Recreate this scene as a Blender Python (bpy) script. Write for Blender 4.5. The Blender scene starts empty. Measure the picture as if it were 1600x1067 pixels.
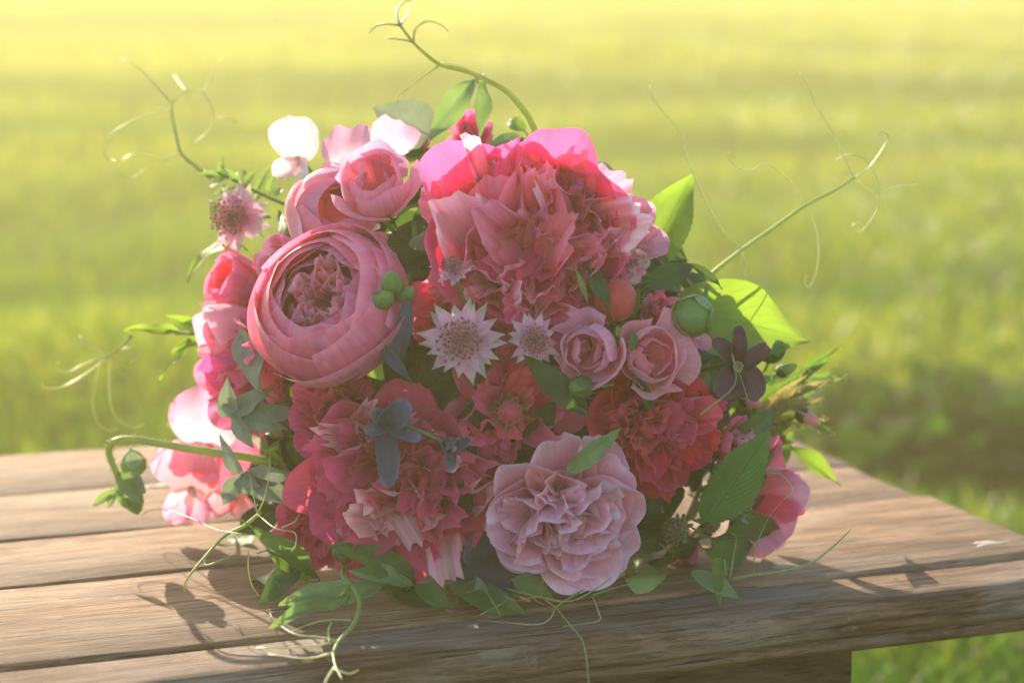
import bpy, math, random
import numpy as np
from mathutils import Vector, Matrix
S = bpy.context.scene
rad = math.radians
# ------------------------------------------------------------------ camera, sky, sun, exposure
PITCH = rad(10.0)
CAM = Vector((0.0, -1.43, 0.822))
FPX = 4000.0                                   # focal length in photo pixels (90 mm on 36 mm)
cam = bpy.data.cameras.new('camera'); co = bpy.data.objects.new('camera', cam)
S.collection.objects.link(co); S.camera = co
co.location = CAM; co.rotation_euler = (rad(90) - PITCH, 0, 0)
cam.lens = 90; cam.sensor_width = 36; cam.clip_end = 500; cam.clip_start = 0.05
cam.dof.use_dof = True; cam.dof.focus_distance = 1.335; cam.dof.aperture_fstop = 6.0
SUN_EL, SUN_AZ = rad(20), rad(-24)
w = bpy.data.worlds.new('World'); S.world = w; w.use_nodes = True
wn = w.node_tree.nodes; wn.clear()
sky = wn.new('ShaderNodeTexSky'); sky.sky_type = 'NISHITA'; sky.sun_disc = False
sky.sun_elevation = SUN_EL; sky.sun_rotation = SUN_AZ
bg = wn.new('ShaderNodeBackground'); bg.inputs[1].default_value = 0.15
wo = wn.new('ShaderNodeOutputWorld')
w.node_tree.links.new(sky.outputs[0], bg.inputs[0]); w.node_tree.links.new(bg.outputs[0], wo.inputs[0])
sl = bpy.data.lights.new('sun', 'SUN'); sl.energy = 4.6; sl.angle = rad(0.5); sl.color = (1.0, 0.86, 0.66)
so = bpy.data.objects.new('sun', sl); S.collection.objects.link(so)
sd = Vector((math.sin(SUN_AZ)*math.cos(SUN_EL), math.cos(SUN_AZ)*math.cos(SUN_EL), math.sin(SUN_EL)))
so.rotation_euler = sd.to_track_quat('Z', 'Y').to_euler()
S.view_settings.view_transform = 'Standard'; S.view_settings.look = 'None'
S.view_settings.exposure = 1.32; S.view_settings.gamma = 1; S.view_settings.use_curve_mapping = False
S.cycles.max_bounces = 9; S.cycles.diffuse_bounces = 6; S.cycles.transmission_bounces = 4
S.cycles.glossy_bounces = 2; S.cycles.volume_bounces = 0; S.cycles.use_denoising = True
S.cycles.sample_clamp_indirect = 4

rnd = random.Random(7)
# ------------------------------------------------------------------ small helpers
def ray(px, py):
    x = (px-800)/FPX; y = -(py-533.5)/FPX
    return Vector((x, math.cos(PITCH)+y*math.sin(PITCH), -math.sin(PITCH)+y*math.cos(PITCH)))
def atY(px, py, Y):
    d = ray(px, py); return CAM + d*((Y-CAM.y)/d.y)
def atZ(px, py, Z):
    d = ray(px, py); return CAM + d*((Z-CAM.z)/d.z)
BZ = 0.45                                      # height of the table top
BC = Vector((-0.004, 0.02, 0.545)); BR = Vector((0.163, 0.145, 0.142))   # the bouquet's dome
def dome(px, py, out=0.0):
    """point on the bouquet's dome seen at this place of the photo, its outward normal, moved out by `out` metres"""
    d = ray(px, py)
    o = Vector([(CAM[i]-BC[i])/BR[i] for i in range(3)]); e = Vector([d[i]/BR[i] for i in range(3)])
    a, b, c = e.dot(e), 2*o.dot(e), o.dot(o)-1
    D = b*b-4*a*c
    t = (-b-math.sqrt(D))/(2*a) if D > 0 else -b/(2*a)
    p = CAM+d*t
    n = Vector([(p[i]-BC[i])/BR[i]**2 for i in range(3)]).normalized()
    q = p+n*out
    if q.z < BZ+0.008:
        q = q+Vector((0, 0, BZ+0.008-q.z))
    return q, n

def tag(o, label=None, cat=None, group=None, kind=None):
    for k, v in (('label', label), ('category', cat), ('group', group), ('kind', kind)):
        if v: o[k] = v
    return o
def link(o, parent=None):
    S.collection.objects.link(o)
    if parent is not None: o.parent = parent
    return o
def empty(name, loc=(0, 0, 0)):
    o = bpy.data.objects.new(name, None); o.empty_display_size = 0.01; link(o); o.location = loc; return o
def frame(z, x=None, spin=0.0):
    z = Vector(z).normalized()
    x = Vector(x) if x is not None else (Vector((0, 0, 1)) if abs(z.z) < 0.9 else Vector((0, 1, 0)))
    x = (x-z*x.dot(z)).normalized(); y = z.cross(x)
    m = Matrix((x, y, z)).transposed()
    return (m @ Matrix.Rotation(spin, 3, 'Z')).to_4x4()

class MB:                                      # collects grids and tubes, makes one mesh
    def __init__(s): s.v = []; s.f = []; s.uv = []; s.n = 0
    def grid(s, P, closed=False, u0=0., u1=1., M=None):
        P = np.asarray(P, float); nu, nv = P.shape[:2]
        Q = P.reshape(-1, 3)
        if M is not None:
            m = np.array(M); Q = Q @ m[:3, :3].T + m[:3, 3]
        s.v.append(Q)
        U, V = np.meshgrid(np.linspace(u0, u1, nu), np.linspace(0, 1, nv), indexing='ij')
        s.uv.append(np.stack([V.ravel(), U.ravel()], 1))
        i, j = np.meshgrid(np.arange(nu-1), np.arange(nv if closed else nv-1), indexing='ij')
        i = i.ravel(); j = j.ravel(); k = (j+1) % nv
        s.f.append(np.stack([i*nv+j, i*nv+k, (i+1)*nv+k, (i+1)*nv+j], 1)+s.n)
        s.n += nu*nv
    def tube(s, pts, r0, r1=None, n=6, M=None, fine=4):
        P = smooth(pts, fine); m = len(P); r1 = r0 if r1 is None else r1
        R = [r0+(r1-r0)*i/(m-1) for i in range(m)]
        rings = []; T = np.gradient(P, axis=0); T /= np.linalg.norm(T, axis=1)[:, None]+1e-12
        a = np.array([0.13, 0.21, 0.97]); a = a if abs(T[0] @ a) < .9 else np.array([1., 0, 0])
        for i in range(m):
            a = a-T[i]*(a @ T[i]); a /= np.linalg.norm(a)+1e-12; b = np.cross(T[i], a)
            t = np.arange(n)*2*math.pi/n
            rings.append(P[i]+R[i]*(np.cos(t)[:, None]*a+np.sin(t)[:, None]*b))
        rings = [np.repeat(P[:1], n, 0)]+rings+[np.repeat(P[-1:], n, 0)]
        s.grid(np.array(rings), closed=True, M=M)
    def ball(s, c, r, n=6, m=5, sc=(1, 1, 1), M=None):
        t = np.linspace(0.001, math.pi-.001, m); a = np.arange(n)*2*math.pi/n
        P = np.stack([np.outer(np.sin(t), np.cos(a))*sc[0], np.outer(np.sin(t), np.sin(a))*sc[1], np.outer(-np.cos(t), np.ones(n))*sc[2]], 2)*r+np.array(c)
        s.grid(P, closed=True, M=M)
    def lathe(s, prof, n=14, M=None, wob=0):
        a = np.arange(n)*2*math.pi/n
        P = np.array([[[r*math.cos(t)*(1+wob*math.sin(5*t)), r*math.sin(t)*(1+wob*math.sin(5*t)), z] for t in a] for r, z in prof])
        s.grid(P, closed=True, M=M)
    def mesh(s, name, mat, smoothed=True):
        me = bpy.data.meshes.new(name)
        V = np.concatenate(s.v); F = np.concatenate(s.f); UV = np.concatenate(s.uv)
        me.vertices.add(len(V)); me.vertices.foreach_set('co', V.astype(np.float32).ravel())
        me.loops.add(len(F)*4); me.polygons.add(len(F))
        me.loops.foreach_set('vertex_index', F.astype(np.int32).ravel())
        me.polygons.foreach_set('loop_start', np.arange(0, len(F)*4, 4, dtype=np.int32))
        me.polygons.foreach_set('loop_total', np.full(len(F), 4, dtype=np.int32))
        me.update(calc_edges=True)
        l = me.uv_layers.new(name='UVMap'); l.data.foreach_set('uv', UV[F.ravel()].astype(np.float32).ravel())
        me.polygons.foreach_set('use_smooth', np.full(len(F), smoothed))
        me.materials.append(mat); me.validate()
        return me
    def build(s, name, mat, parent=None, M=None):
        o = bpy.data.objects.new(name, s.mesh(name, mat)); link(o, parent)
        if M is not None: o.matrix_local = M
        return o
def smooth(pts, fine=4):
    P = np.array([tuple(p) for p in pts], float)
    if fine <= 1 or len(P) < 3: return P if len(P) > 2 else np.linspace(P[0], P[-1], 4)
    E = np.vstack([2*P[0]-P[1], P, 2*P[-1]-P[-2]]); out = []
    for i in range(1, len(E)-2):
        for t in np.arange(fine)/fine:
            a, b, c, d = E[i-1:i+3]
            out.append(.5*((2*b)+(c-a)*t+(2*a-5*b+4*c-d)*t*t+(3*b-a-3*c+d)*t**3))
    out.append(P[-1]); return np.array(out)
def noise1(n, seed, k=4):
    r = np.random.RandomState(seed); x = np.linspace(0, 1, n); y = np.zeros(n)
    for i in range(1, k+1): y += r.uniform(-1, 1)/i*np.sin(2*math.pi*i*x*1.3+r.uniform(0, 6.3))
    return y

# ------------------------------------------------------------------ materials
def nt(name):
    m = bpy.data.materials.new(name); m.use_nodes = True; m.node_tree.nodes.clear()
    N = m.node_tree.nodes; L = m.node_tree.links.new
    return m, N, L
def ramp(N, stops):
    r = N.new('ShaderNodeValToRGB'); e = r.color_ramp.elements
    while len(e) < len(stops): e.new(0.5)
    for k, (p, c) in enumerate(stops):
        e[k].position = p; e[k].color = c if len(c) == 4 else (*c, 1)
    return r
def mixc(N, L, a, b, f, mode='MIX'):
    x = N.new('ShaderNodeMix'); x.data_type = 'RGBA'; x.blend_type = mode
    for s_, v in ((x.inputs['Factor'], f), (x.inputs['A'], a), (x.inputs['B'], b)):
        if hasattr(v, 'is_output') or isinstance(v, bpy.types.NodeSocket): L(v, s_)
        elif isinstance(v, (int, float)): s_.default_value = v
        else: s_.default_value = (*v, 1) if len(v) == 3 else v
    return x.outputs['Result']
def math_(N, L, op, a, b=0.0, c=None):
    x = N.new('ShaderNodeMath'); x.operation = op
    for k, v in enumerate((a, b) if c is None else (a, b, c)):
        if isinstance(v, bpy.types.NodeSocket): L(v, x.inputs[k])
        else: x.inputs[k].default_value = v
    return x.outputs[0]
def petal_mat(name, base, tip, trans=.45, rough=.55, lo=.1, hi=.9, vein=.11, edge=None, sheen=.3, tmul=1.25):
    m, N, L = nt(name)
    uv = N.new('ShaderNodeUVMap'); sep = N.new('ShaderNodeSeparateXYZ'); L(uv.outputs[0], sep.inputs[0])
    ob = N.new('ShaderNodeObjectInfo')
    g = ramp(N, [(lo, base), (hi, tip)] if edge is None else [(lo, base), (hi, tip), (min(hi+.12, 1), edge)])
    nz = N.new('ShaderNodeTexNoise'); nz.inputs['Scale'].default_value = 2.2
    cb = N.new('ShaderNodeCombineXYZ'); L(math_(N, L, 'MULTIPLY', sep.outputs[0], 1.2), cb.inputs[0]); L(sep.outputs[1], cb.inputs[1])
    L(math_(N, L, 'MULTIPLY', ob.outputs['Random'], 37.0), cb.inputs[2]); L(cb.outputs[0], nz.inputs['Vector'])
    f = math_(N, L, 'ADD', sep.outputs[1], math_(N, L, 'MULTIPLY', math_(N, L, 'SUBTRACT', nz.outputs[0], .5), .7))
    L(f, g.inputs[0])
    vn = N.new('ShaderNodeTexNoise'); vn.inputs['Scale'].default_value = 1.0; vn.inputs['Detail'].default_value = 4
    mp = N.new('ShaderNodeMapping'); mp.inputs['Scale'].default_value = (26, 1.6, 1)
    # veins fan out from the base of the petal
    c2 = N.new('ShaderNodeCombineXYZ')
    L(math_(N, L, 'MULTIPLY', math_(N, L, 'SUBTRACT', sep.outputs[0], .5), 1.0), c2.inputs[0]); L(sep.outputs[1], c2.inputs[1])
    L(math_(N, L, 'MULTIPLY', ob.outputs['Random'], 9.0), c2.inputs[2]); L(c2.outputs[0], mp.inputs[0]); L(mp.outputs[0], vn.inputs['Vector'])
    vf = math_(N, L, 'MULTIPLY', math_(N, L, 'SUBTRACT', vn.outputs[0], .5), vein*4)
    hs = N.new('ShaderNodeHueSaturation')
    L(math_(N, L, 'ADD', math_(N, L, 'MULTIPLY', ob.outputs['Random'], .02), .49), hs.inputs['Hue'])
    L(math_(N, L, 'ADD', math_(N, L, 'ADD', math_(N, L, 'MULTIPLY', ob.outputs['Random'], .24), .88), vf), hs.inputs['Value'])
    L(g.outputs[0], hs.inputs['Color'])
    p = N.new('ShaderNodeBsdfPrincipled'); p.inputs['Roughness'].default_value = rough
    p.inputs['Specular IOR Level'].default_value = .3; p.inputs['Sheen Weight'].default_value = sheen; p.inputs['Sheen Roughness'].default_value = .4
    L(hs.outputs[0], p.inputs['Base Color'])
    tr = N.new('ShaderNodeBsdfTranslucent')
    L(mixc(N, L, hs.outputs[0], (tmul, tmul, tmul), 1.0, 'MULTIPLY'), tr.inputs[0])
    bp = N.new('ShaderNodeBump'); bp.inputs['Strength'].default_value = .35; bp.inputs['Distance'].default_value = .0006
    L(vn.outputs[0], bp.inputs['Height']); L(bp.outputs[0], p.inputs['Normal']); L(bp.outputs[0], tr.inputs['Normal'])
    mx = N.new('ShaderNodeMixShader'); mx.inputs[0].default_value = trans
    L(p.outputs[0], mx.inputs[1]); L(tr.outputs[0], mx.inputs[2])
    o = N.new('ShaderNodeOutputMaterial'); L(mx.outputs[0], o.inputs[0]); return m
def leaf_mat(name, col, vein=None, tcol=None, trans=.35, rough=.5, side=9.0, relief=.5, spots=.34):
    m, N, L = nt(name)
    vein = vein or tuple(min(1, c*1.9+.03) for c in col); tcol = tcol or tuple(min(1, c*k) for c, k in zip(col, (3.2, 3.0, 1.2)))
    uv = N.new('ShaderNodeUVMap'); sep = N.new('ShaderNodeSeparateXYZ'); L(uv.outputs[0], sep.inputs[0])
    ax = math_(N, L, 'ABSOLUTE', math_(N, L, 'SUBTRACT', sep.outputs[0], .5))
    ph = math_(N, L, 'SUBTRACT', math_(N, L, 'MULTIPLY', sep.outputs[1], side), math_(N, L, 'MULTIPLY', ax, side*.9))
    fr = math_(N, L, 'ABSOLUTE', math_(N, L, 'SUBTRACT', math_(N, L, 'FRACT', ph), .5))      # side veins
    v1 = math_(N, L, 'SUBTRACT', 1.0, math_(N, L, 'MULTIPLY', fr, 9.0)); v1 = math_(N, L, 'MAXIMUM', v1, 0.0)
    v2 = math_(N, L, 'MAXIMUM', math_(N, L, 'SUBTRACT', 1.0, math_(N, L, 'MULTIPLY', ax, 36.0)), 0.0)
    v = math_(N, L, 'MAXIMUM', math_(N, L, 'MULTIPLY', v1, .55), v2)
    tc = N.new('ShaderNodeTexCoord')
    nz = N.new('ShaderNodeTexNoise'); nz.inputs['Scale'].default_value = 90; nz.inputs['Detail'].default_value = 5
    L(tc.outputs['Object'], nz.inputs['Vector'])
    ob = N.new('ShaderNodeObjectInfo')
    val = math_(N, L, 'ADD', math_(N, L, 'MULTIPLY', ob.outputs['Random'], .35), math_(N, L, 'ADD', .82, math_(N, L, 'MULTIPLY', math_(N, L, 'SUBTRACT', nz.outputs[0], .5), spots*4)))
    hs = N.new('ShaderNodeHueSaturation'); L(val, hs.inputs['Value']); hs.inputs['Color'].default_value = (*col, 1)
    L(math_(N, L, 'ADD', .49, math_(N, L, 'MULTIPLY', ob.outputs['Random'], .02)), hs.inputs['Hue'])
    c = mixc(N, L, hs.outputs[0], vein, math_(N, L, 'MULTIPLY', v, .75))
    p = N.new('ShaderNodeBsdfPrincipled'); p.inputs['Roughness'].default_value = rough; p.inputs['Specular IOR Level'].default_value = .35
    L(c, p.inputs['Base Color'])
    tr = N.new('ShaderNodeBsdfTranslucent')
    L(mixc(N, L, tcol, tuple(k*.55 for k in tcol), math_(N, L, 'MULTIPLY', v, .8)), tr.inputs[0])
    bp = N.new('ShaderNodeBump'); bp.inputs['Strength'].default_value = relief; bp.inputs['Distance'].default_value = .0012; bp.invert = True
    L(math_(N, L, 'ADD', v, math_(N, L, 'MULTIPLY', nz.outputs[0], .5)), bp.inputs['Height']); L(bp.outputs[0], p.inputs['Normal'])
    mx = N.new('ShaderNodeMixShader'); mx.inputs[0].default_value = trans
    L(p.outputs[0], mx.inputs[1]); L(tr.outputs[0], mx.inputs[2])
    o = N.new('ShaderNodeOutputMaterial'); L(mx.outputs[0], o.inputs[0]); return m
def wood_mat(name, light, dark, grey, wear=.5):
    m, N, L = nt(name)
    tc = N.new('ShaderNodeTexCoord'); ob = N.new('ShaderNodeObjectInfo')
    ad = N.new('ShaderNodeVectorMath'); ad.operation = 'ADD'; L(tc.outputs['Object'], ad.inputs[0])
    cb = N.new('ShaderNodeCombineXYZ'); L(math_(N, L, 'MULTIPLY', ob.outputs['Random'], 13.0), cb.inputs[0]); L(math_(N, L, 'MULTIPLY', ob.outputs['Random'], 7.0), cb.inputs[1]); L(cb.outputs[0], ad.inputs[1])
    # noise stretched along the board
    def nz(scale, det=6, rough=.6, dist=0.0):
        mp = N.new('ShaderNodeMapping'); mp.inputs['Scale'].default_value = scale; L(ad.outputs[0], mp.inputs[0])
        n = N.new('ShaderNodeTexNoise'); n.inputs['Scale'].default_value = 1; n.inputs['Detail'].default_value = det
        n.inputs['Roughness'].default_value = rough; n.inputs['Distortion'].default_value = dist
        L(mp.outputs[0], n.inputs['Vector']); return n.outputs[0]
    grain = nz((14, 230, 110), 10, .75, 1.2); fine = nz((22, 480, 300), 8, .85, .8); blot = nz((7, 22, 14), 5, .6); scuff = nz((40, 90, 60), 8, .75)
    r1 = ramp(N, [(.33, dark), (.62, light)]); L(grain, r1.inputs[0])
    r2 = ramp(N, [(.42, (0, 0, 0)), (.66, (1, 1, 1))]); L(blot, r2.inputs[0])
    c = mixc(N, L, r1.outputs[0], grey, math_(N, L, 'MULTIPLY', r2.outputs[0], wear))
    r3 = ramp(N, [(.38, (.30, .26, .22)), (.52, (1.15, 1.15, 1.15))]); L(fine, r3.inputs[0]); c = mixc(N, L, c, r3.outputs[0], .8, 'MULTIPLY')
    r5 = ramp(N, [(.35, (.5, .42, .36)), (.55, (1, 1, 1))]); L(nz((11, 34, 20), 6, .65), r5.inputs[0]); c = mixc(N, L, c, r5.outputs[0], .75, 'MULTIPLY')
    r4 = ramp(N, [(.60, (0, 0, 0)), (.70, (1, 1, 1))]); L(scuff, r4.inputs[0])
    c = mixc(N, L, c, (.5, .43, .37), math_(N, L, 'MULTIPLY', r4.outputs[0], .45))
    cr = nz((7, 420, 200), 3, .5, 2.0); r6 = ramp(N, [(.335, (.10, .07, .05)), (.37, (1, 1, 1))]); L(cr, r6.inputs[0]); c = mixc(N, L, c, r6.outputs[0], .85, 'MULTIPLY')
    vo = N.new('ShaderNodeTexVoronoi'); mpv = N.new('ShaderNodeMapping'); mpv.inputs['Scale'].default_value = (4.5, 11, 8); L(ad.outputs[0], mpv.inputs[0]); L(mpv.outputs[0], vo.inputs['Vector'])
    r7 = ramp(N, [(.03, (.16, .10, .07)), (.075, (1, 1, 1))]); L(vo.outputs['Distance'], r7.inputs[0]); c = mixc(N, L, c, r7.outputs[0], .8, 'MULTIPLY')
    p = N.new('ShaderNodeBsdfPrincipled'); L(c, p.inputs['Base Color']); p.inputs['Roughness'].default_value = .8; p.inputs['Specular IOR Level'].default_value = .2
    h = math_(N, L, 'ADD', math_(N, L, 'MULTIPLY', grain, 1.0), math_(N, L, 'ADD', math_(N, L, 'MULTIPLY', fine, .5), math_(N, L, 'ADD', math_(N, L, 'MULTIPLY', scuff, .4), math_(N, L, 'MULTIPLY', r6.outputs[0], .8))))
    bp = N.new('ShaderNodeBump'); bp.inputs['Strength'].default_value = .9; bp.inputs['Distance'].default_value = .0028; L(h, bp.inputs['Height']); L(bp.outputs[0], p.inputs['Normal'])
    o = N.new('ShaderNodeOutputMaterial'); L(p.outputs[0], o.inputs[0]); return m

# ------------------------------------------------------------------ setting: meadow, added veil standing in for lens glare
def ground():
    m, N, L = nt('soil_and_moss')
    tc = N.new('ShaderNodeTexCoord'); n = N.new('ShaderNodeTexNoise'); n.inputs['Scale'].default_value = 1.7; n.inputs['Detail'].default_value = 8
    L(tc.outputs['Object'], n.inputs['Vector']); r = ramp(N, [(.35, (.03, .06, .01)), (.6, (.055, .10, .015))]); L(n.outputs[0], r.inputs[0])
    p = N.new('ShaderNodeBsdfPrincipled'); p.inputs['Roughness'].default_value = .9; L(r.outputs[0], p.inputs['Base Color'])
    o = N.new('ShaderNodeOutputMaterial'); L(p.outputs[0], o.inputs[0])
    b = MB(); xs = np.linspace(-1, 1, 61); xs = np.sign(xs)*np.abs(xs)**2.5*150
    X, Y = np.meshgrid(xs, xs, indexing='ij'); Z = .035*np.sin(X*.9+1)*np.sin(Y*.7)*np.exp(-(X**2+Y**2)/900)
    b.grid(np.stack([X, Y, Z], 2)); g = b.build('ground', m); tag(g, kind='structure')
ground()
def meadow():
    R = np.random.RandomState(3); n = 420000
    d = 2.0*(34/2.0)**R.rand(n)**.85; x = (R.rand(n)*2-1)*(.45*d+1.8); y = d-1.43
    z0 = .035*np.sin(x*.9+1)*np.sin(y*.7)*np.exp(-(x**2+y**2)/900)
    cl = np.sin(x*2.1+np.sin(y*1.3))*np.sin(y*1.9+x*.7)+.6*np.sin(x*5.3+2)*np.sin(y*4.1)     # tussocks
    H = (.055+.03*R.rand(n)+.028*np.clip(cl, -1, 1.5))*(1+.02*d); W = .0022*(1+.32*d)
    a = R.rand(n)*6.283; lean = .25+.5*R.rand(n); t = R.rand(n)*6.283
    dx, dy = np.cos(a), np.sin(a); lx, ly = np.cos(t)*lean*H, np.sin(t)*lean*H
    v = np.empty((n, 5, 3))
    for k, (s, f, l) in enumerate(((-1, 0, 0), (1, 0, 0), (.8, .55, .3), (-.8, .55, .3), (0, 1, 1))):
        v[:, k, 0] = x+dx*W*s+lx*l; v[:, k, 1] = y+dy*W*s+ly*l; v[:, k, 2] = z0+H*f
    me = bpy.data.meshes.new('grass'); me.vertices.add(n*5); me.vertices.foreach_set('co', v.astype(np.float32).ravel())
    b = (np.arange(n)*5)[:, None]; lp = np.concatenate([b+0, b+1, b+2, b+3, b+3, b+2, b+4], 1).astype(np.int32)
    me.loops.add(n*7); me.loops.foreach_set('vertex_index', lp.ravel()); me.polygons.add(n*2)
    st = np.stack([np.arange(n)*7, np.arange(n)*7+4], 1).astype(np.int32).ravel()
    me.polygons.foreach_set('loop_start', st); me.polygons.foreach_set('loop_total', np.tile([4, 3], n).astype(np.int32)); me.update(calc_edges=True)
    m, N, L = nt('meadow_grass')
    tc = N.new('ShaderNodeTexCoord'); ns = N.new('ShaderNodeTexNoise'); ns.inputs['Scale'].default_value = .8; ns.inputs['Detail'].default_value = 4
    mp = N.new('ShaderNodeMapping'); mp.inputs['Scale'].default_value = (.12, .80, .1); L(tc.outputs['Object'], mp.inputs[0]); L(mp.outputs[0], ns.inputs['Vector'])  # bands of sun and tree shade painted into the grass colour
    ge = N.new('ShaderNodeNewGeometry')
    f = math_(N, L, 'ADD', math_(N, L, 'MULTIPLY', math_(N, L, 'SUBTRACT', ns.outputs[0], .5), 3.2), math_(N, L, 'MULTIPLY', ge.outputs['Random Per Island'], .8))
    r = ramp(N, [(.2, (.014, .045, .005)), (.52, (.046, .085, .007)), (.85, (.13, .145, .011))]); L(f, r.inputs[0])
    p = N.new('ShaderNodeBsdfPrincipled'); p.inputs['Roughness'].default_value = .45; L(r.outputs[0], p.inputs['Base Color'])
    tr = N.new('ShaderNodeBsdfTranslucent'); L(mixc(N, L, r.outputs[0], (3.1, 3.2, 1.2), 1.0, 'MULTIPLY'), tr.inputs[0])
    mx = N.new('ShaderNodeMixShader'); mx.inputs[0].default_value = .5; L(p.outputs[0], mx.inputs[1]); L(tr.outputs[0], mx.inputs[2])
    o = N.new('ShaderNodeOutputMaterial'); L(mx.outputs[0], o.inputs[0]); me.materials.append(m)
    g = bpy.data.objects.new('grass', me); link(g)
    tag(g, 'sunlit yellow green meadow grass growing behind the table', 'grass', kind='stuff')
meadow()
def veil_haze():  # even volume added to lift dark tones the way veiling lens glare does
    m, N, L = nt('lens_veil_haze')
    v = N.new('ShaderNodeVolumePrincipled'); v.inputs['Color'].default_value = (1, .87, .42, 1)
    v.inputs['Density'].default_value = .020; v.inputs['Anisotropy'].default_value = .42
    o = N.new('ShaderNodeOutputMaterial'); L(v.outputs[0], o.inputs['Volume'])
    b = MB(); X0, X1, Z0, Z1 = -155, 155, -1.1, 1.25
    c = [(x, y, z) for z in (Z0, Z1) for x, y in ((X0, X0), (X1, X0), (X1, X1), (X0, X1))]
    me = bpy.data.meshes.new('veil_haze'); me.from_pydata(c, [], [(3, 2, 1, 0), (4, 5, 6, 7), (0, 1, 5, 4), (1, 2, 6, 5), (2, 3, 7, 6), (3, 0, 4, 7)]); me.materials.append(m)
    h = bpy.data.objects.new('veil_haze', me); link(h); tag(h, kind='stuff')
veil_haze()

# ------------------------------------------------------------------ the weathered table
def slab(x0, x1, y0, y1, z0, z1, bev, mat, name, parent, seed, wav=.0018, nx=110, round_front=0):
    """a board along x with eased edges that wander a little"""
    r = np.random.RandomState(seed); xs = np.linspace(x0, x1, nx)
    b = MB(); wf = noise1(nx, seed, 9)*wav; wb = noise1(nx, seed+50, 9)*wav; wt = noise1(nx, seed+90, 6)*wav*.6
    sec = []
    for yy, zz, s in ((y0, z0+bev, 0), (y0, z1-bev*(1+round_front), 0), (y0+bev*.35*(1+round_front), z1-bev*.35*(1+round_front*.6), 0), (y0+bev*(1+round_front*1.5), z1, 0), ((y0+y1)/2, z1-.0004, 2), (y1-bev, z1, 1), (y1-bev*.3, z1-bev*.3, 1), (y1, z1-bev, 1), (y1, z0+bev, 1), (y1-bev, z0, 1), (y0+bev, z0, 0)):
        sec.append((yy, zz, s))
    P = np.array([[(x, yy+(wf[i] if s == 0 else wb[i] if s == 1 else 0), zz+(wt[i] if zz > z1-bev*2.5 else 0)) for yy, zz, s in sec] for i, x in enumerate(xs)])
    P = np.concatenate([P[:1]*0+P[:1].mean(1, keepdims=True), P, P[-1:]*0+P[-1:].mean(1, keepdims=True)])
    b.grid(P, closed=True)
    o = b.build(name, mat, parent)
    me = o.data; n = len(sec); k = len(me.polygons)
    fl = np.ones(k, bool); fl[:n] = False; fl[-n:] = False; me.polygons.foreach_set('use_smooth', fl)
    return o
def table():
    t = empty('wooden_table'); t.rotation_euler = (0, 0, rad(21.5))
    tag(t, 'weathered brown wooden table with a plank top under the bouquet', 'table')
    wd = wood_mat('weathered_plank', (.50, .30, .17), (.11, .055, .028), (.42, .31, .23), .5)
    we = wood_mat('worn_table_edge', (.34, .19, .105), (.07, .032, .015), (.42, .36, .31), .6)
    X0, X1 = -1.15, .285
    slab(X0, X1, -.170, -.1215, BZ-.022, BZ-.0024, .003, we, 'plank', t, 1, .001, 90, round_front=1.5)
    slab(X0, X1+.002, -.1200, .0210, BZ-.021, BZ, .0015, wd, 'plank', t, 2)
    slab(X0, X1-.002, .0222, .1174, BZ-.021, BZ-.0004, .0012, wd, 'plank', t, 3)
    slab(X0, X1+.001, .1186, .2324, BZ-.021, BZ+.0002, .0012, wd, 'plank', t, 4)
    slab(X0, X1, .2336, .347, BZ-.021, BZ, .0012, wd, 'plank', t, 5)
    slab(X0, X1-.004, -.165, .342, BZ-.0315, BZ-.0222, .0035, we, 'lower_moulding', t, 6, .0006)
    ap = wood_mat('dark_apron', (.16, .095, .055), (.07, .035, .02), (.14, .1, .07), .4)  # apron and legs in a darker brown than the top
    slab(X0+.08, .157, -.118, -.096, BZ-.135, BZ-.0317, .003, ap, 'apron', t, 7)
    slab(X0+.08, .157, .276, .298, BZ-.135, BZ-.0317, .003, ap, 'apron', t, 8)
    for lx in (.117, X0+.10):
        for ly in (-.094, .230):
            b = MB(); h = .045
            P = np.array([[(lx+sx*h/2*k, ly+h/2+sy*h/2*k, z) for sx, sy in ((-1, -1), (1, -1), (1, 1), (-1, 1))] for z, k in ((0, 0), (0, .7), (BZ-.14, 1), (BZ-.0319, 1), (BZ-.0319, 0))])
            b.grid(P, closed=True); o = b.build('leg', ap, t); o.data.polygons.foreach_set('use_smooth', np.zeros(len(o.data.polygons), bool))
    pm, N, L = nt('pale_paint'); p = N.new('ShaderNodeBsdfPrincipled'); p.inputs['Base Color'].default_value = (.30, .24, .18, 1); p.inputs['Roughness'].default_value = .6
    o = N.new('ShaderNodeOutputMaterial'); L(p.outputs[0], o.inputs[0]); ca, sa = math.cos(rad(21.5)), math.sin(rad(21.5)); R = random.Random(4)
    for px, py, sx, sy in ((1548, 850, .011, .006), (1222, 884, .007, .004), (250, 760, .008, .004)):
        q = atZ(px, py, BZ); x, y = q.x*ca+q.y*sa, -q.x*sa+q.y*ca; b = MB(); n = 18
        k = [1+.25*math.sin(3*a+px)+.18*math.sin(5*a+py)+R.uniform(-.1, .1) for a in np.linspace(0, 6.28, n, endpoint=False)]
        b.grid(np.array([[(x+sx*r*k[i]*math.cos(a), y+sy*r*k[i]*math.sin(a), BZ+.0012+h) for i, a in enumerate(np.linspace(0, 2*math.pi, n, endpoint=False))] for r, h in ((1, -.0015), (.9, -.0006), (.5, -.0003), (.01, -.0003))]), closed=True)
        b.build('paint_spot', pm, t)
table()

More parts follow.
